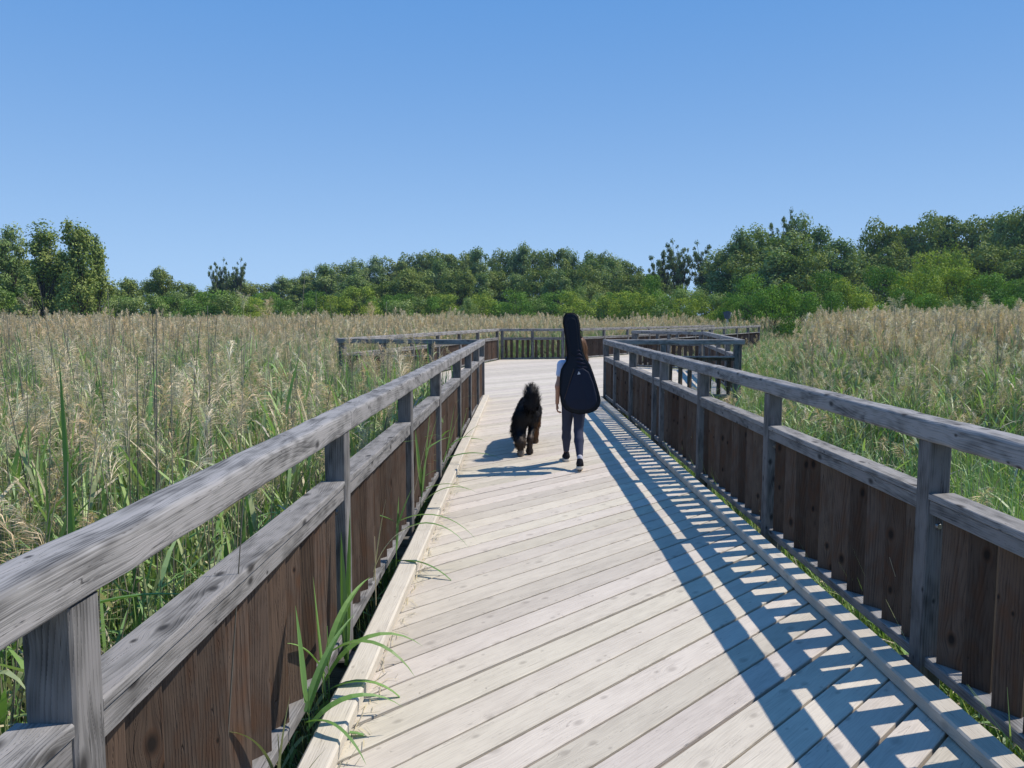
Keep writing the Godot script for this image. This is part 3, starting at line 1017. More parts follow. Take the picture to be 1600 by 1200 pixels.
func build_shoots() -> void:
	rng.seed = 61
	var g := Color(0.19, 0.33, 0.09)
	var g2 := Color(0.15, 0.28, 0.08)
	var pale := Color(0.24, 0.27, 0.11)
	# leaf: [height, dir x, dir up, dir forward, length, width, droop]
	shoot("large reed shoot arching broad green leaves over the kerb onto the planks", -0.815, 3.05, [
		[0.02, -0.08, 1.0, 0.0, 0.52, 0.030, 0.05], [0.10, 0.35, 0.9, 0.1, 0.50, 0.034, 2.3], [0.20, 0.55, 0.75, -0.1, 0.46, 0.030, 2.2], [0.05, 0.6, 0.5, 0.1, 0.42, 0.028, 2.0], [0.16, 0.15, 1.0, 0.35, 0.45, 0.032, 1.5], [-0.02, 0.8, 0.45, -0.3, 0.40, 0.026, 1.6], [0.12, -0.2, 0.9, -0.3, 0.30, 0.022, 1.2]], 0.33, g)
	shoot("leafy reed shoot leaning out beside the first brown bay, leaves curling down", -0.81, 2.75, [
		[0.05, 0.45, 0.8, 0.1, 0.42, 0.026, 2.0], [0.12, 0.2, 1.0, 0.3, 0.40, 0.028, 1.2], [0.0, 0.75, 0.5, 0.2, 0.38, 0.024, 1.7], [0.16, -0.1, 1.0, 0.1, 0.36, 0.026, 0.4], [0.08, 0.6, 0.6, -0.35, 0.34, 0.022, 1.9]], 0.22, g2)
	shoot("straight pair of tall green reed blades beside the second post", -0.835, 3.5, [
		[-0.05, 0.03, 1.0, 0.05, 0.75, 0.026, 0.02], [-0.02, -0.02, 1.0, 0.0, 0.62, 0.030, 0.05]], 0.3, g)
	shoot("reed shoot with long thin leaves trailing over two planks", -0.80, 4.75, [
		[0.25, 0.3, 1.0, 0.0, 0.3, 0.026, 0.4], [0.3, 0.75, 0.55, 0.05, 0.58, 0.022, 1.7], [0.22, 0.6, 0.7, -0.1, 0.55, 0.02, 2.0], [0.05, 0.7, 0.35, -0.4, 0.55, 0.022, 1.2], [0.3, -0.5, 0.5, -0.2, 0.32, 0.02, 1.2], [0.12, 0.05, 1.0, 0.0, 0.35, 0.034, 0.1]], 0.36, g2)
	shoot("bunch of upright green blades in front of the third bay's boards", -0.81, 6.05, [
		[0.15, 0.1, 1, 0, 0.7, 0.032, 0.1], [0.2, -0.1, 1, 0.1, 0.55, 0.03, 0.2], [0.3, 0.2, 1, -0.1, 0.55, 0.026, 0.5], [0.1, 0.5, 0.7, 0, 0.5, 0.024, 1.6], [0.2, 0.65, 0.5, 0.1, 0.42, 0.022, 1.3]], 0.4, g)
	shoot("slim reed shoot with one leaf reaching across the kerb near the dog's shadow", -0.80, 7.9, [
		[0.15, 0.15, 1, 0, 0.55, 0.03, 0.3], [0.12, 0.9, 0.45, 0, 0.62, 0.022, 0.9], [0.2, 0.5, 0.8, 0.2, 0.4, 0.024, 1.4]], 0.4, g2)
	shoot("small shoot low at the kerb with short spreading leaves", -0.80, 9.7, [
		[0.0, 0.5, 0.8, 0, 0.35, 0.024, 0.8], [0.05, 0.2, 1, 0.1, 0.4, 0.024, 0.3], [0.0, 0.8, 0.5, -0.2, 0.35, 0.022, 0.9]], 0.2, g)
	shoot("drying pale shoot with one bent leaf against the near brown boards", -0.82, 2.42, [
		[0.02, 0.1, 1, 0, 0.34, 0.014, 0.8], [0.06, -0.15, 1, -0.1, 0.30, 0.016, 2.0], [-0.1, 0.3, 0.8, 0.1, 0.3, 0.014, 0.8]], 0.22, pale)
	shoot("dry straw-coloured stalk leaning on the nearest brown boards", -0.835, 2.0, [
		[0.0, 0.12, 1, 0.15, 0.26, 0.009, 0.0]], 0.12, STRAW[3])
	shoot("dry curled grass stalk between the second and third post", -0.82, 4.1, [
		[0.2, 0.3, 1, 0, 0.40, 0.008, 1.6], [0.15, 0.1, 1, 0.1, 0.45, 0.007, 0.6]], 0.4, STRAW[0])
	# standing out of the reed bed on the left
	shoot("tall broad reed blade standing up beside the nearest rail", -1.78, 2.95, [
		[0.45, -0.03, 1, 0.02, 1.0, 0.034, 0.06], [0.5, 0.25, 0.9, 0, 0.45, 0.04, 0.6]], 0.55, g)
	shoot("long arching leaf crossing behind the nearest rail", -1.55, 2.5, [
		[0.55, -0.8, 0.5, 0.1, 0.5, 0.034, 1.2], [0.6, 0.8, 0.35, 0.1, 0.45, 0.03, 0.6], [0.3, 0.7, 0.5, -0.2, 0.4, 0.036, 1.4]], 0.62, g2)
	# plumes that rise above the bed
	for q in [["reddish drooping plume above the reed bed before the lone dark tree", 420, 485, 16.0, PLUME[3]], ["bushy golden plume over the reeds behind the lateral railing", 578, 490, 19.0, PLUME[3]], ["pale upright plume above the reed bed near the slender trees", 378, 470, 22.0, PLUME[1]], ["single plume sticking up in front of the slender trees", 42, 474, 22.0, PLUME[0]], ["beige plume standing proud of the reeds on the right", 1105 + 290, 478, 20.0, PLUME[1]], ["tall nodding plume near the grey-green willow scrub", 1530, 482, 17.0, PLUME[0]]]:
		var zf: float = q[3]
		var x: float = (q[1] - 817.0) / 1200.0 * zf
		var top: float = 1.6 - (q[2] - 494.0) * zf / 1200.0
		var th := thing("reed_plume", q[0], "reed", P(x, GROUND, zf))
		var mb := MB.new()
		stem(mb, Vector3.ZERO, Vector3(rr(-0.1, 0.1), top - GROUND - 0.1, 0), 0.008, STRAW[0])
		part(th, "stem", mb.mesh(), M.leaf)
		mb = MB.new()
		for k in 3:
			plume(mb, Vector3(rr(-0.05, 0.05), top - GROUND - 0.15 - k * 0.06, 0), Vector3(rr(-0.3, 0.3), 1, 0), 0.5, q[4], 150)
		part(th, "plume", mb.mesh(), M.leaf)
	# straw litter by the kerb
	var sb := MB.new()
	for i in 420:
		var z := rr(2.4, 9.0)
		var x := -0.655 + absf(rng.randfn()) * 0.035
		var a := rr(0, TAU)
		var d := Vector3(cos(a), 0, sin(a)) * rr(0.01, 0.05)
		if (P(x, 0, z) + d).x < -0.65 or (P(x, 0, z) - d).x < -0.65: d.x *= 0.1
		var s := Vector3(-d.z, 0, d.x).normalized() * rr(0.0008, 0.0018)
		var p := P(x, rr(0.004, 0.009), z)
		var c: Color = STRAW[rng.randi() % 4]
		sb.quad(p - d - s, p - d + s, p + d + s + Vector3(0, 0.003, 0), p + d - s + Vector3(0, 0.003, 0), Vector3.UP, c)
	var lit := part(self, "straw_litter", sb.mesh(), M.leaf)
	stuff(lit, "bits of dry straw along the foot of the kerb", "straw")

# ---------------------------------------------------------------- dog
func build_dog() -> void:
	rng.seed = 15
	var org := P(0.05, 0, 9.0)
	var th := thing("dog", "large shaggy black dog with bushy tail raised, walking away beside the girl", "dog", org)
	var J := func(x: float, y: float, z: float) -> Vector3:
		return P(x, y, z) - org
	var bones := []
	var add := func(a: Vector3, b: Vector3, ra: float, rb: float) -> void:
		bones.append([a, b, ra, rb])
	# trunk, neck, head
	add.call(J.call(0.045, 0.475, 8.80), J.call(0.055, 0.47, 9.15), 0.118, 0.13)
	add.call(J.call(0.055, 0.47, 9.15), J.call(0.08, 0.46, 9.50), 0.13, 0.15)
	add.call(J.call(0.08, 0.48, 9.55), J.call(0.08, 0.47, 9.82), 0.13, 0.105)
	add.call(J.call(0.08, 0.45, 9.86), J.call(0.075, 0.36, 9.98), 0.105, 0.09)
	add.call(J.call(0.075, 0.34, 10.0), J.call(0.07, 0.25, 10.12), 0.06, 0.045)
	add.call(J.call(0.0, 0.47, 9.86), J.call(-0.03, 0.37, 9.90), 0.03, 0.022)
	add.call(J.call(0.16, 0.47, 9.86), J.call(0.19, 0.37, 9.90), 0.03, 0.022)
	# left hind leg with heavy trousers
	add.call(J.call(-0.03, 0.46, 8.80), J.call(-0.055, 0.30, 8.82), 0.09, 0.085)
	add.call(J.call(-0.055, 0.30, 8.82), J.call(-0.04, 0.17, 8.68), 0.080, 0.058)
	add.call(J.call(-0.04, 0.17, 8.68), J.call(-0.032, 0.045, 8.70), 0.052, 0.030)
	add.call(J.call(-0.032, 0.032, 8.69), J.call(-0.03, 0.026, 8.75), 0.036, 0.026)
	# right hind leg
	add.call(J.call(0.125, 0.46, 8.84), J.call(0.12, 0.33, 8.94), 0.080, 0.052)
	add.call(J.call(0.12, 0.33, 8.94), J.call(0.088, 0.19, 8.78), 0.050, 0.032)
	add.call(J.call(0.085, 0.19, 8.78), J.call(0.082, 0.045, 8.82), 0.034, 0.032)
	add.call(J.call(0.082, 0.034, 8.81), J.call(0.085, 0.028, 8.88), 0.040, 0.028)
	# right fore leg
	add.call(J.call(0.17, 0.42, 9.50), J.call(0.18, 0.27, 9.48), 0.085, 0.055)
	add.call(J.call(0.18, 0.27, 9.48), J.call(0.172, 0.12, 9.58), 0.046, 0.034)
	add.call(J.call(0.172, 0.12, 9.58), J.call(0.17, 0.04, 9.60), 0.034, 0.033)
	add.call(J.call(0.17, 0.033, 9.60), J.call(0.17, 0.028, 9.66), 0.04, 0.028)
	# left fore leg
	add.call(J.call(-0.01, 0.42, 9.50), J.call(-0.02, 0.27, 9.48), 0.085, 0.055)
	add.call(J.call(-0.02, 0.27, 9.48), J.call(-0.01, 0.14, 9.42), 0.046, 0.034)
	add.call(J.call(-0.01, 0.14, 9.42), J.call(-0.01, 0.04, 9.36), 0.034, 0.033)
	add.call(J.call(-0.01, 0.033, 9.37), J.call(-0.01, 0.028, 9.43), 0.04, 0.028)
	# tail
	add.call(J.call(0.085, 0.52, 8.71), J.call(0.10, 0.62, 8.62), 0.06, 0.080)
	add.call(J.call(0.10, 0.62, 8.62), J.call(0.10, 0.73, 8.59), 0.080, 0.055)
	add.call(J.call(0.10, 0.73, 8.59), J.call(0.095, 0.84, 8.59), 0.055, 0.010)
	var colour := func(p: Vector3) -> Color:
		var w := p + org
		var zf := -w.z
		if w.y < 0.30 and zf > 9.2: return Color(0.13, 0.06, 0.022) if w.y > 0.09 else Color(0.10, 0.06, 0.035)
		if w.y < 0.07 and w.x < 0.03: return Color(0.20, 0.175, 0.15)
		if w.y < 0.24: return Color(0.050, 0.034, 0.024) if w.y > 0.10 else Color(0.040, 0.028, 0.022)
		if w.y < 0.38 and w.x > 0.14: return Color(0.060, 0.034, 0.018)
		return Color(0.011, 0.0105, 0.012)
	var mb := MB.new()
	var vs := nets(mb, bones, 0.012, 0.035, colour)
	var body := part(th, "body", mb.mesh(), M.fur)
	body.set_meta("label", "black coat with brown and grey lower legs")
	# coat strands rooted on the skin
	var fur := MB.new()
	var nv := mb.v.size()
	for i in 26000:
		var k := (rng.randi() % (nv / 3)) * 3
		var p := (mb.v[k] + mb.v[k + 1] + mb.v[k + 2]) / 3.0
		var nn := mb.n[k]
		var w := p + org
		var zf := -w.z
		var tail := w.y > 0.60 and zf < 8.72 and w.x > 0.03
		var ln := 0.045
		var flow := Vector3(0, -0.9, 0.25)
		if tail:
			ln = 0.085 * clampf((0.90 - w.y) / 0.2 + 0.25, 0.3, 1.0)
			flow = Vector3(0, 0.9, 0.05)
		elif w.y < 0.10: ln = 0.018
		elif w.y < 0.22: ln = 0.035 if w.x < 0.04 else 0.022
		elif w.y < 0.46 and zf < 9.0 and w.x < 0.01: ln = 0.06
		elif w.y < 0.46: ln = 0.022
		elif w.y > 0.5: ln = 0.035; flow = Vector3(0, -0.3, 0.8)
		ln *= rr(0.6, 1.25)
		var d := (nn * 0.55 + flow * 0.75 + Vector3(rng.randfn(), rng.randfn(), rng.randfn()) * 0.16).normalized()
		var tip := p + d * ln + Vector3(0, -0.15 * ln if not tail else 0.0, 0)
		if tip.y < 0.004: continue
		var s := d.cross(Vector3(rng.randfn(), rng.randfn(), rng.randfn())).normalized() * rr(0.0015, 0.0035)
		var c: Color = mb.c[k] * rr(0.7, 1.5)
		c.a = 1
		fur.tri(p - s, p + s, tip, nn, c)
	var f := part(th, "fur", fur.mesh(), M.fur)
	stuff(f)
	th.scale = Vector3(0.9, 1.0, 1.0)

# ---------------------------------------------------------------- the girl and her guitar bag
func hand(bones: Array, wrist: Vector3, down: Vector3, fwd: Vector3, side: Vector3, curl: float) -> void:
	# palm
	var k0 := wrist + down * 0.012
	for i in 4:
		var off := fwd * (0.021 - i * 0.014)
		var kn := wrist + down * 0.062 + off
		bones.append([k0 + off * 0.6, kn, 0.011, 0.0085])
		var l: float = [0.026, 0.029, 0.027, 0.021][i]
		var d1 := (down * cos(curl * 0.5) + side * sin(curl * 0.5)).normalized()
		var d2 := (down * cos(curl * 1.4) + side * sin(curl * 1.4)).normalized()
		var d3 := (down * cos(curl * 2.2) + side * sin(curl * 2.2)).normalized()
		var a := kn + d1 * l
		var b := a + d2 * l * 0.75
		bones.append([kn, a, 0.0078, 0.007])
		bones.append([a, b, 0.007, 0.0064])
		bones.append([b, b + d3 * l * 0.55, 0.0064, 0.0056])
	var tb := wrist + down * 0.022 + fwd * 0.02
	var t1 := tb + (down * 0.6 + fwd * 0.7 + side * 0.3).normalized() * 0.026
	bones.append([tb, t1, 0.010, 0.0085])
	bones.append([t1, t1 + (down * 0.9 + fwd * 0.25 + side * 0.3).normalized() * 0.026, 0.0085, 0.0065])

func build_girl() -> void:
	rng.seed = 27
	var org := P(0.55, 0, 8.1)
	var th := thing("person", "girl in white t-shirt and dark blue leggings walking away, guitar bag on her back", "person", org)
	var J := func(x: float, y: float, z: float) -> Vector3:
		return P(x, y, z) - org
	var skin := Color(0.50, 0.27, 0.18)
	var pel: Vector3 = J.call(0.545, 0.70, 8.13)
	var wai: Vector3 = J.call(0.54, 0.86, 8.12)
	var che: Vector3 = J.call(0.535, 1.02, 8.13)
	var lsh: Vector3 = J.call(0.415, 1.085, 8.12)
	var rsh: Vector3 = J.call(0.655, 1.085, 8.13)
	var lel: Vector3 = J.call(0.372, 0.865, 8.08)
	var lwr: Vector3 = J.call(0.366, 0.675, 8.14)
	var rel: Vector3 = J.call(0.705, 0.885, 8.10)
	var rwr: Vector3 = J.call(0.64, 0.98, 8.27)
	var lhp: Vector3 = J.call(0.487, 0.68, 8.13)
	var rhp: Vector3 = J.call(0.605, 0.68, 8.12)
	var lkn: Vector3 = J.call(0.475, 0.39, 8.26)
	var lan: Vector3 = J.call(0.482, 0.085, 8.42)
	var rkn: Vector3 = J.call(0.592, 0.39, 8.10)
	var ran: Vector3 = J.call(0.592, 0.108, 7.86)
	var hd: Vector3 = J.call(0.58, 1.265, 8.16)
	var neck: Vector3 = J.call(0.54, 1.10, 8.13)
	var S := func(_p: Vector3) -> Color:
		return skin
	var mb := MB.new()
	var bones := [
		[pel + Vector3(-0.045, 0, 0), pel + Vector3(0.045, 0, 0), 0.085, 0.085], [pel, wai, 0.09, 0.082], [wai, che, 0.082, 0.092],
		[che + Vector3(-0.05, 0.0, 0), che + Vector3(0.05, 0.0, 0), 0.085, 0.085], [che, neck, 0.07, 0.042], [neck, hd, 0.042, 0.045],
		[lsh + Vector3(0.05, 0.01, 0), lsh, 0.045, 0.042], [rsh + Vector3(-0.05, 0.01, 0), rsh, 0.045, 0.042],
		[lsh, lel, 0.036, 0.028], [lel, lwr, 0.029, 0.020], [rsh, rel, 0.036, 0.028], [rel, rwr, 0.029, 0.020],
		[lhp, lkn, 0.070, 0.044], [lkn, lkn.lerp(lan, 0.35), 0.043, 0.045], [lkn.lerp(lan, 0.35), lan, 0.045, 0.027],
		[rhp, rkn, 0.070, 0.044], [rkn, rkn.lerp(ran, 0.35), 0.043, 0.045], [rkn.lerp(ran, 0.35), ran, 0.045, 0.027]]
	nets(mb, bones, 0.012, 0.03, S)
	# head with a face (turned away from the camera)
	var fw := Vector3(0.1, -0.05, -1).normalized()
	var rt := fw.cross(Vector3.UP).normalized()
	var hb := [
		[hd + Vector3(0, 0.02, 0) - fw * 0.01, hd + Vector3(0, 0.02, 0) + fw * 0.012, 0.088, 0.085], [hd + Vector3(0, -0.03, 0) + fw * 0.025, hd + Vector3(0, -0.075, 0) + fw * 0.055, 0.06, 0.03],
		[hd + Vector3(0, 0.0, 0) + fw * 0.085, hd + Vector3(0, -0.028, 0) + fw * 0.108, 0.009, 0.011],
		[hd - rt * 0.086 + Vector3(0, 0.012, 0), hd - rt * 0.09 + Vector3(0, -0.02, 0), 0.014, 0.009], [hd + rt * 0.086 + Vector3(0, 0.012, 0), hd + rt * 0.09 + Vector3(0, -0.02, 0), 0.014, 0.009],
		[hd + Vector3(0, -0.052, 0) + fw * 0.086 - rt * 0.018, hd + Vector3(0, -0.052, 0) + fw * 0.086 + rt * 0.018, 0.007, 0.007], [neck, hd + Vector3(0, -0.03, 0), 0.043, 0.05]]
	nets(mb, hb, 0.006, 0.014, S)
	var hn := []
	hand(hn, lwr, Vector3(-0.03, -1, -0.05).normalized(), Vector3(0, 0, -1), Vector3(1, 0, 0), 0.75)
	hn.append([lwr + Vector3(0, 0.03, 0), lwr, 0.0205, 0.017])
	nets(mb, hn, 0.0034, 0.005, S)
	hn = []
	hand(hn, rwr, Vector3(-0.5, 0.7, -0.5).normalized(), Vector3(0.6, 0.7, 0.2).normalized(), Vector3(-0.6, 0.1, 0.7).normalized(), 1.0)
	hn.append([rwr + (rel - rwr).normalized() * 0.03, rwr, 0.0205, 0.017])
	nets(mb, hn, 0.0034, 0.005, S)
	part(th, "body", mb.mesh(), M.skin)
	# eyes
	for sd in [-1, 1]:
		var sp := SphereMesh.new()
		sp.radius = 0.012; sp.height = 0.024; sp.radial_segments = 12; sp.rings = 6
		part(th, "eye", sp, plain(Color(0.25, 0.2, 0.18), 0.2), Transform3D(Basis(), hd + Vector3(0, 0.012, 0) + fw * 0.078 + rt * sd * 0.031))
	# t-shirt
	mb = MB.new()
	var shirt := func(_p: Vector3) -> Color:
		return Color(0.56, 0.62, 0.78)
	var sb := [
		[wai + Vector3(-0.04, -0.13, 0), wai + Vector3(0.04, -0.13, 0), 0.094, 0.094], [wai + Vector3(0, -0.13, 0), wai, 0.098, 0.094], [wai, che, 0.094, 0.102], [che + Vector3(-0.055, 0.0, 0), che + Vector3(0.055, 0.0, 0), 0.094, 0.094],
		[che, neck + Vector3(0, -0.045, 0), 0.078, 0.058], [lsh + Vector3(0.05, 0.005, 0), lsh, 0.050, 0.050], [rsh + Vector3(-0.05, 0.005, 0), rsh, 0.050, 0.050],
		[lsh, lsh.lerp(lel, 0.42), 0.050, 0.047], [rsh, rsh.lerp(rel, 0.42), 0.050, 0.047]]
	nets(mb, sb, 0.011, 0.022, shirt)
	part(th, "t_shirt", mb.mesh(), M.cloth)
	# leggings
	mb = MB.new()
	var legg := func(_p: Vector3) -> Color:
		return Color(0.050, 0.056, 0.090)
	var lb := [
		[pel + Vector3(-0.045, 0, 0), pel + Vector3(0.045, 0, 0), 0.091, 0.091], [pel, wai + Vector3(0, -0.06, 0), 0.095, 0.088],
		[lhp, lkn, 0.076, 0.049], [lkn, lkn.lerp(lan, 0.35), 0.048, 0.050], [lkn.lerp(lan, 0.35), lan.lerp(lkn, 0.16), 0.050, 0.034],
		[rhp, rkn, 0.076, 0.049], [rkn, rkn.lerp(ran, 0.35), 0.048, 0.050], [rkn.lerp(ran, 0.35), ran.lerp(rkn, 0.16), 0.050, 0.034]]
	nets(mb, lb, 0.010, 0.018, legg)
	part(th, "leggings", mb.mesh(), M.cloth)
	# shoes, with pale soles; the near foot has its heel lifted a little
	for sd in 2:
		var an: Vector3 = lan if sd == 0 else ran
		var f2 := Vector3(-0.06 if sd == 0 else 0.10, 0, -1).normalized()
		var up := Vector3.UP
		if sd == 1:
			f2 = (f2 + Vector3(0, -0.13, 0)).normalized()
		var r2 := f2.cross(Vector3.UP).normalized()
		up = r2.cross(f2)
		var base: Vector3 = an - up * 0.058
		base.y = 0.0285 if sd == 0 else 0.050
		var shoe := MB.new()
		var sc := func(p: Vector3) -> Color:
			return Color(0.022, 0.022, 0.026)
		nets(shoe, [[base - f2 * 0.028 + up * 0.03, base + f2 * 0.07 + up * 0.012, 0.036, 0.034], [base + f2 * 0.07 + up * 0.008, base + f2 * 0.135 + up * 0.004, 0.036, 0.028], [base - f2 * 0.022 + up * 0.03, base - f2 * 0.018 + up * 0.062, 0.034, 0.032]], 0.006, 0.015, sc)
		var so := part(th, "shoe", shoe.mesh(), M.cloth)
		so.set_meta("label", "black sneaker with pale sole")
		var sole := MB.new()
		var oc := func(p: Vector3) -> Color:
			return Color(0.62, 0.58, 0.50)
		nets(sole, [[base - f2 * 0.03 - up * 0.008, base + f2 * 0.06 - up * 0.010, 0.0385, 0.036], [base + f2 * 0.06 - up * 0.012, base + f2 * 0.135 - up * 0.010, 0.036, 0.029]], 0.006, 0.01, oc)
		# flatten: the sole is a slab about 2.4 cm thick
		for i in sole.v.size():
			var p := sole.v[i] - base
			var hgt := p.dot(up)
			sole.v[i] -= up * (hgt - clampf(hgt, -0.028, 0.002))
		part(so, "sole", sole.mesh(), M.cloth)
		var sock := MB.new()
		var kc := func(p: Vector3) -> Color:
			return Color(0.50, 0.49, 0.52)
		nets(sock, [[an + (Vector3(0, 0.035, 0)), base + up * 0.07 - f2 * 0.01, 0.030, 0.032]], 0.006, 0.01, kc)
		part(th, "sock", sock.mesh(), M.cloth)
	# hair
	mb = MB.new()
	var hair := func(_p: Vector3) -> Color:
		return Color(0.11, 0.058, 0.03)
	nets(mb, [[hd + Vector3(0, 0.035, 0) - fw * 0.02, hd + Vector3(0, 0.03, 0) - fw * 0.005, 0.095, 0.090], [hd - fw * 0.045 + Vector3(0.01, -0.02, 0), hd - fw * 0.05 + Vector3(0.055, -0.10, 0), 0.078, 0.055], [hd - fw * 0.05 + Vector3(0.055, -0.10, 0), hd - fw * 0.055 + Vector3(0.085, -0.23, 0.0), 0.052, 0.022]], 0.008, 0.02, hair)
	var strands := MB.new()
	var nv := mb.v.size()
	for i in 2600:
		var k := (rng.randi() % (nv / 3)) * 3
		var p := mb.v[k]
		if (p - hd).dot(fw) > 0.04 and p.y < hd.y + 0.05: continue
		var d := (Vector3(0.12, -1, 0) + mb.n[k] * 0.16 + Vector3(rng.randfn(), 0, rng.randfn()) * 0.1).normalized()
		var s := d.cross(mb.n[k]).normalized() * rr(0.001, 0.0022)
		var cc := Color(0.17, 0.09, 0.045) * rr(0.6, 1.4)
		cc.a = 1
		strands.tri(p - s, p + s, p + d * rr(0.05, 0.11), mb.n[k], cc)
	var hm := part(th, "hair", mb.mesh(), M.hair)
	stuff(part(hm, "hair_strands", strands.mesh(), M.hair))

func seg_dist(p: Vector2, a: Vector2, b: Vector2) -> float:
	var ab := b - a
	return p.distance_to(a + ab * clampf((p - a).dot(ab) / maxf(ab.length_squared(), 1e-9), 0, 1))

func slab(poly: PackedVector2Array, half: float, round_r: float, cell: float, zc: float, pillow: float, col: Color) -> ArrayMesh:
	# puffed extrusion of an outline in the x-y plane, thickness along z around zc
	var lo := Vector2(1e9, 1e9)
	var hi := -lo
	for p in poly:
		lo = lo.min(p); hi = hi.max(p)
	lo -= Vector2(3, 3) * cell
	hi += Vector2(3, 3) * cell
	var nx := int((hi.x - lo.x) / cell) + 2
	var ny := int((hi.y - lo.y) / cell) + 2
	var nz := int((half + pillow) * 2.0 / cell) + 7
	var z0 := zc - (nz - 1) * cell / 2.0
	var f := PackedFloat32Array()
	f.resize(nx * ny * nz)
	for y in ny:
		for x in nx:
			var p := lo + Vector2(x, y) * cell
			var d := 1e9
			for i in poly.size():
				d = minf(d, seg_dist(p, poly[i], poly[(i + 1) % poly.size()]))
			if Geometry2D.is_point_in_polygon(p, poly): d = -d
			var hh := half + pillow * clampf(-d / 0.11, 0.0, 1.0)
			for z in nz:
				var qz := absf(z0 + z * cell - zc) - hh + round_r
				var qd := d + round_r
				f[(z * ny + y) * nx + x] = Vector2(maxf(qd, 0), maxf(qz, 0)).length() + minf(maxf(qd, qz), 0.0) - round_r
	var mb := MB.new()
	var cf := func(_p: Vector3) -> Color:
		return col
	nets_field(mb, f, nx, ny, nz, Vector3(lo.x, lo.y, z0), cell, cf)
	return mb.mesh()

func strip(mb: MB, pts: Array, w: float, col: Color) -> void:
	var rad := []
	for p in pts: rad.append(w)
	tube(mb, pts, rad, 6, col)

func build_bag() -> void:
	rng.seed = 33
	var k := 0.00660
	var th := thing("guitar_bag", "black padded guitar gig bag carried on the girl's back, neck pointing up", "bag", P(0.57, 0.58, 7.90))
	var px := func(x: float, y: float) -> Vector2:
		return Vector2((x - 817.0) * k - 0.57, 1.6 - (y - 494.0) * k - 0.58)
	var outl := [[891, 489], [897, 490], [902, 495], [904.5, 506], [906, 522], [908, 537], [910, 549], [914, 559], [921, 569], [926, 582], [931, 597], [936, 614], [938, 624], [936.5, 633], [931, 640], [920, 644.5], [906, 646], [893, 643.5], [883, 638], [877, 629], [875, 615], [875, 600], [875.5, 586], [877, 577], [881, 570], [886, 563], [886.5, 552], [885, 538], [882, 520], [879.5, 505], [880, 496], [884, 490]]
	var poly := PackedVector2Array()
	for q in outl: poly.append(px.call(q[0], q[1]))
	var black := Color(0.019, 0.021, 0.031)
	part(th, "shell", slab(poly, 0.046, 0.03, 0.008, 0.0, 0.02, black), M.bag)
	var pk := PackedVector2Array()
	for q in [[899, 576], [910, 574], [919, 580], [926, 597], [931, 615], [932, 626], [928, 634], [918, 639], [904, 640], [892, 637], [884, 630], [882, 622], [887, 606], [893, 590]]:
		pk.append(px.call(q[0], q[1]))
	part(th, "pocket", slab(pk, 0.018, 0.012, 0.006, 0.064, 0.012, Color(0.022, 0.025, 0.040)), M.bag)
	var pn := PackedVector2Array()
	for q in [[886, 499], [892, 496], [898, 499], [900, 510], [901, 525], [903, 540], [904, 552], [896, 556], [891, 552], [889, 535], [886, 515]]:
		pn.append(px.call(q[0], q[1]))
	part(th, "neck_pocket", slab(pn, 0.008, 0.006, 0.005, 0.060, 0.004, Color(0.015, 0.016, 0.024)), M.bag)
	# piping round the back edge
	for zz in [0.042, -0.042]:
		var mb := MB.new()
		var pts := []
		for i in poly.size() + 1:
			var p := poly[i % poly.size()]
			pts.append(Vector3(p.x * 0.99, p.y, zz))
		strip(mb, pts, 0.0045, Color(0.008, 0.008, 0.009))
		part(th, "piping", mb.mesh(), M.bag)
	var zp := MB.new()
	var zq := []
	for q in [[896, 575], [892, 588], [888, 601], [884, 614], [881.5, 622]]:
		var p: Vector2 = px.call(q[0], q[1])
		zq.append(Vector3(p.x, p.y, 0.069))
	strip(zp, zq, 0.0042, Color(0.085, 0.060, 0.052))
	part(th, "zip", zp.mesh(), M.bag)
	# fabric creases across the shoulder of the bag
	for i in 5:
		var cb := MB.new()
		var yy := 546.0 + i * 6.2
		var cq := []
		for s in 6:
			var p: Vector2 = px.call(897.5 + s * (1.7 + i * 0.55), yy + s * 0.5 + sin(s * 1.3 + i) * 0.8)
			cq.append(Vector3(p.x, p.y, 0.0605 - 0.0015 * abs(s - 2.5)))
		tube(cb, cq, [0.003, 0.010, 0.013, 0.012, 0.008, 0.003], 6, Color(0.024, 0.027, 0.040))
		part(th, "crease", cb.mesh(), M.bag)
	# small pale triangular emblem
	var em := MB.new()
	var e0: Vector2 = px.call(901, 584)
	var e1: Vector2 = px.call(906, 583)
	var e2: Vector2 = px.call(903.2, 578.6)
	em.tri(Vector3(e0.x, e0.y, 0.0955), Vector3(e1.x, e1.y, 0.0955), Vector3(e2.x, e2.y, 0.0935), Vector3(0, 0, 1), Color(0.6, 0.6, 0.62))
	part(th, "emblem", em.mesh(), M.bag)
	# carrying handle and shoulder straps
	var hb := MB.new()
	var h0: Vector2 = px.call(906.5, 522)
	strip(hb, [Vector3(h0.x - 0.01, h0.y + 0.045, 0.02), Vector3(h0.x + 0.012, h0.y + 0.03, 0.02), Vector3(h0.x + 0.014, h0.y - 0.03, 0.02), Vector3(h0.x - 0.004, h0.y - 0.045, 0.02)], 0.006, black)
	part(th, "handle", hb.mesh(), M.bag)
	for sx in [-0.105, 0.045]:
		var st := MB.new()
		strip(st, [Vector3(sx, 0.47, -0.05), Vector3(sx - 0.005, 0.575, -0.13), Vector3(sx - 0.005, 0.585, -0.24), Vector3(sx - 0.005, 0.50, -0.34), Vector3(sx - 0.01, 0.33, -0.345), Vector3(sx - 0.03, 0.20, -0.24), Vector3(sx - 0.03, 0.14, -0.05)], 0.012, black)
		part(th, "shoulder_strap", st.mesh(), M.bag)

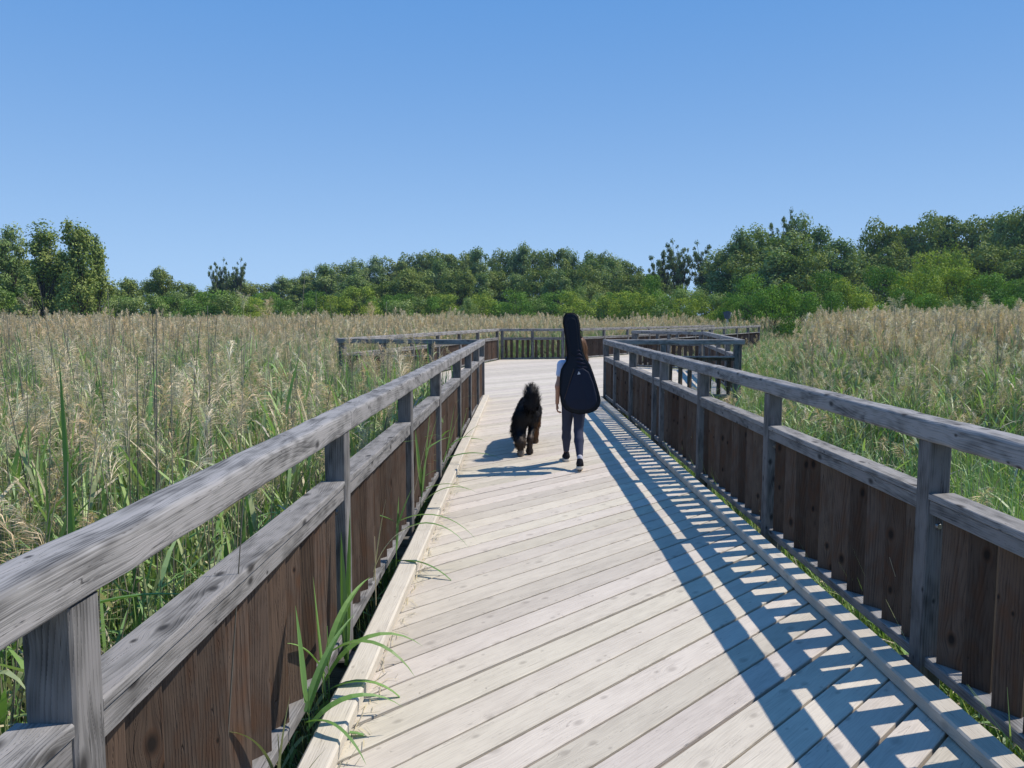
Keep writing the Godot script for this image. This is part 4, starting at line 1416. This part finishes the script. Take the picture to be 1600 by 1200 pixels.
# ---------------------------------------------------------------- a lamp post far along the path
func build_marker() -> void:
	var zf := 44.0
	var x := (1134.0 - 817.0) / 1200.0 * zf
	var th := thing("lamp_post", "small pale post with a dark blue-grey head beyond the far path", "lamp post", P(x, GROUND, zf))
	var mb := MB.new()
	tube(mb, [Vector3.ZERO, Vector3(0, 2.4, 0)], [0.07, 0.06], 10, Color(0.45, 0.46, 0.47))
	part(th, "post", mb.mesh(), M.cloth)
	mb = MB.new()
	tube(mb, [Vector3(0, 2.38, 0), Vector3(0, 2.42, 0), Vector3(0, 2.70, 0), Vector3(0, 2.76, 0), Vector3(0, 2.84, 0)], [0.05, 0.16, 0.22, 0.25, 0.03], 12, Color(0.10, 0.12, 0.15))
	part(th, "lamp_head", mb.mesh(), M.cloth)

# ---------------------------------------------------------------- scene
func _ready() -> void:
	rng.seed = 1
	# camera
	var cam := Camera3D.new()
	cam.name = "camera"
	add_child(cam)
	cam.fov = 53.13
	cam.near = 0.05
	cam.far = 1500.0
	cam.position = Vector3(0, 1.6, 0)
	cam.rotation = Vector3(-atan(106.0 / 1200.0), atan(17.0 / 1200.0), 0)
	cam.current = true
	# sky and exposure
	var env := Environment.new()
	env.background_mode = Environment.BG_SKY
	var sm := ProceduralSkyMaterial.new()
	sm.sky_top_color = Color(0.295, 0.555, 0.845)
	sm.sky_horizon_color = Color(0.722, 0.861, 1.0)
	sm.sky_curve = 0.15
	sm.ground_bottom_color = Color(0.25, 0.26, 0.18)
	sm.ground_horizon_color = Color(0.55, 0.62, 0.60)
	sm.sun_angle_max = 4.0
	var sky := Sky.new()
	sky.sky_material = sm
	env.sky = sky
	env.tonemap_mode = Environment.TONE_MAPPER_LINEAR
	env.tonemap_exposure = 1.0
	env.sdfgi_enabled = true
	env.ssao_enabled = true
	env.ssil_enabled = true
	env.fog_enabled = true
	env.fog_density = 0.0003
	env.fog_light_color = Color(0.72, 0.83, 0.96)
	var we := WorldEnvironment.new()
	we.name = "world_environment"
	we.environment = env
	add_child(we)
	# sun: high, from the right and a little ahead
	var sun := DirectionalLight3D.new()
	sun.name = "sun"
	add_child(sun)
	sun.look_at_from_position(Vector3.ZERO, Vector3(-0.72, -1.0, 0.20))
	sun.light_energy = 1.58
	sun.light_angular_distance = 0.5
	sun.light_color = Color(1.0, 0.962, 0.91)
	sun.shadow_enabled = true

	make_materials()
	# ground
	var pm := PlaneMesh.new()
	pm.size = Vector2(1600, 1600)
	var gr := part(self, "ground", pm, M.ground, Transform3D(Basis(), Vector3(0, GROUND, -200)))
	gr.set_meta("kind", "structure")
	rng.seed = 2
	build_deck()
	rng.seed = 3
	build_railings()
	build_trees()
	build_reeds()
	build_girl()
	build_bag()
	build_dog()
	build_shoots()
	build_marker()
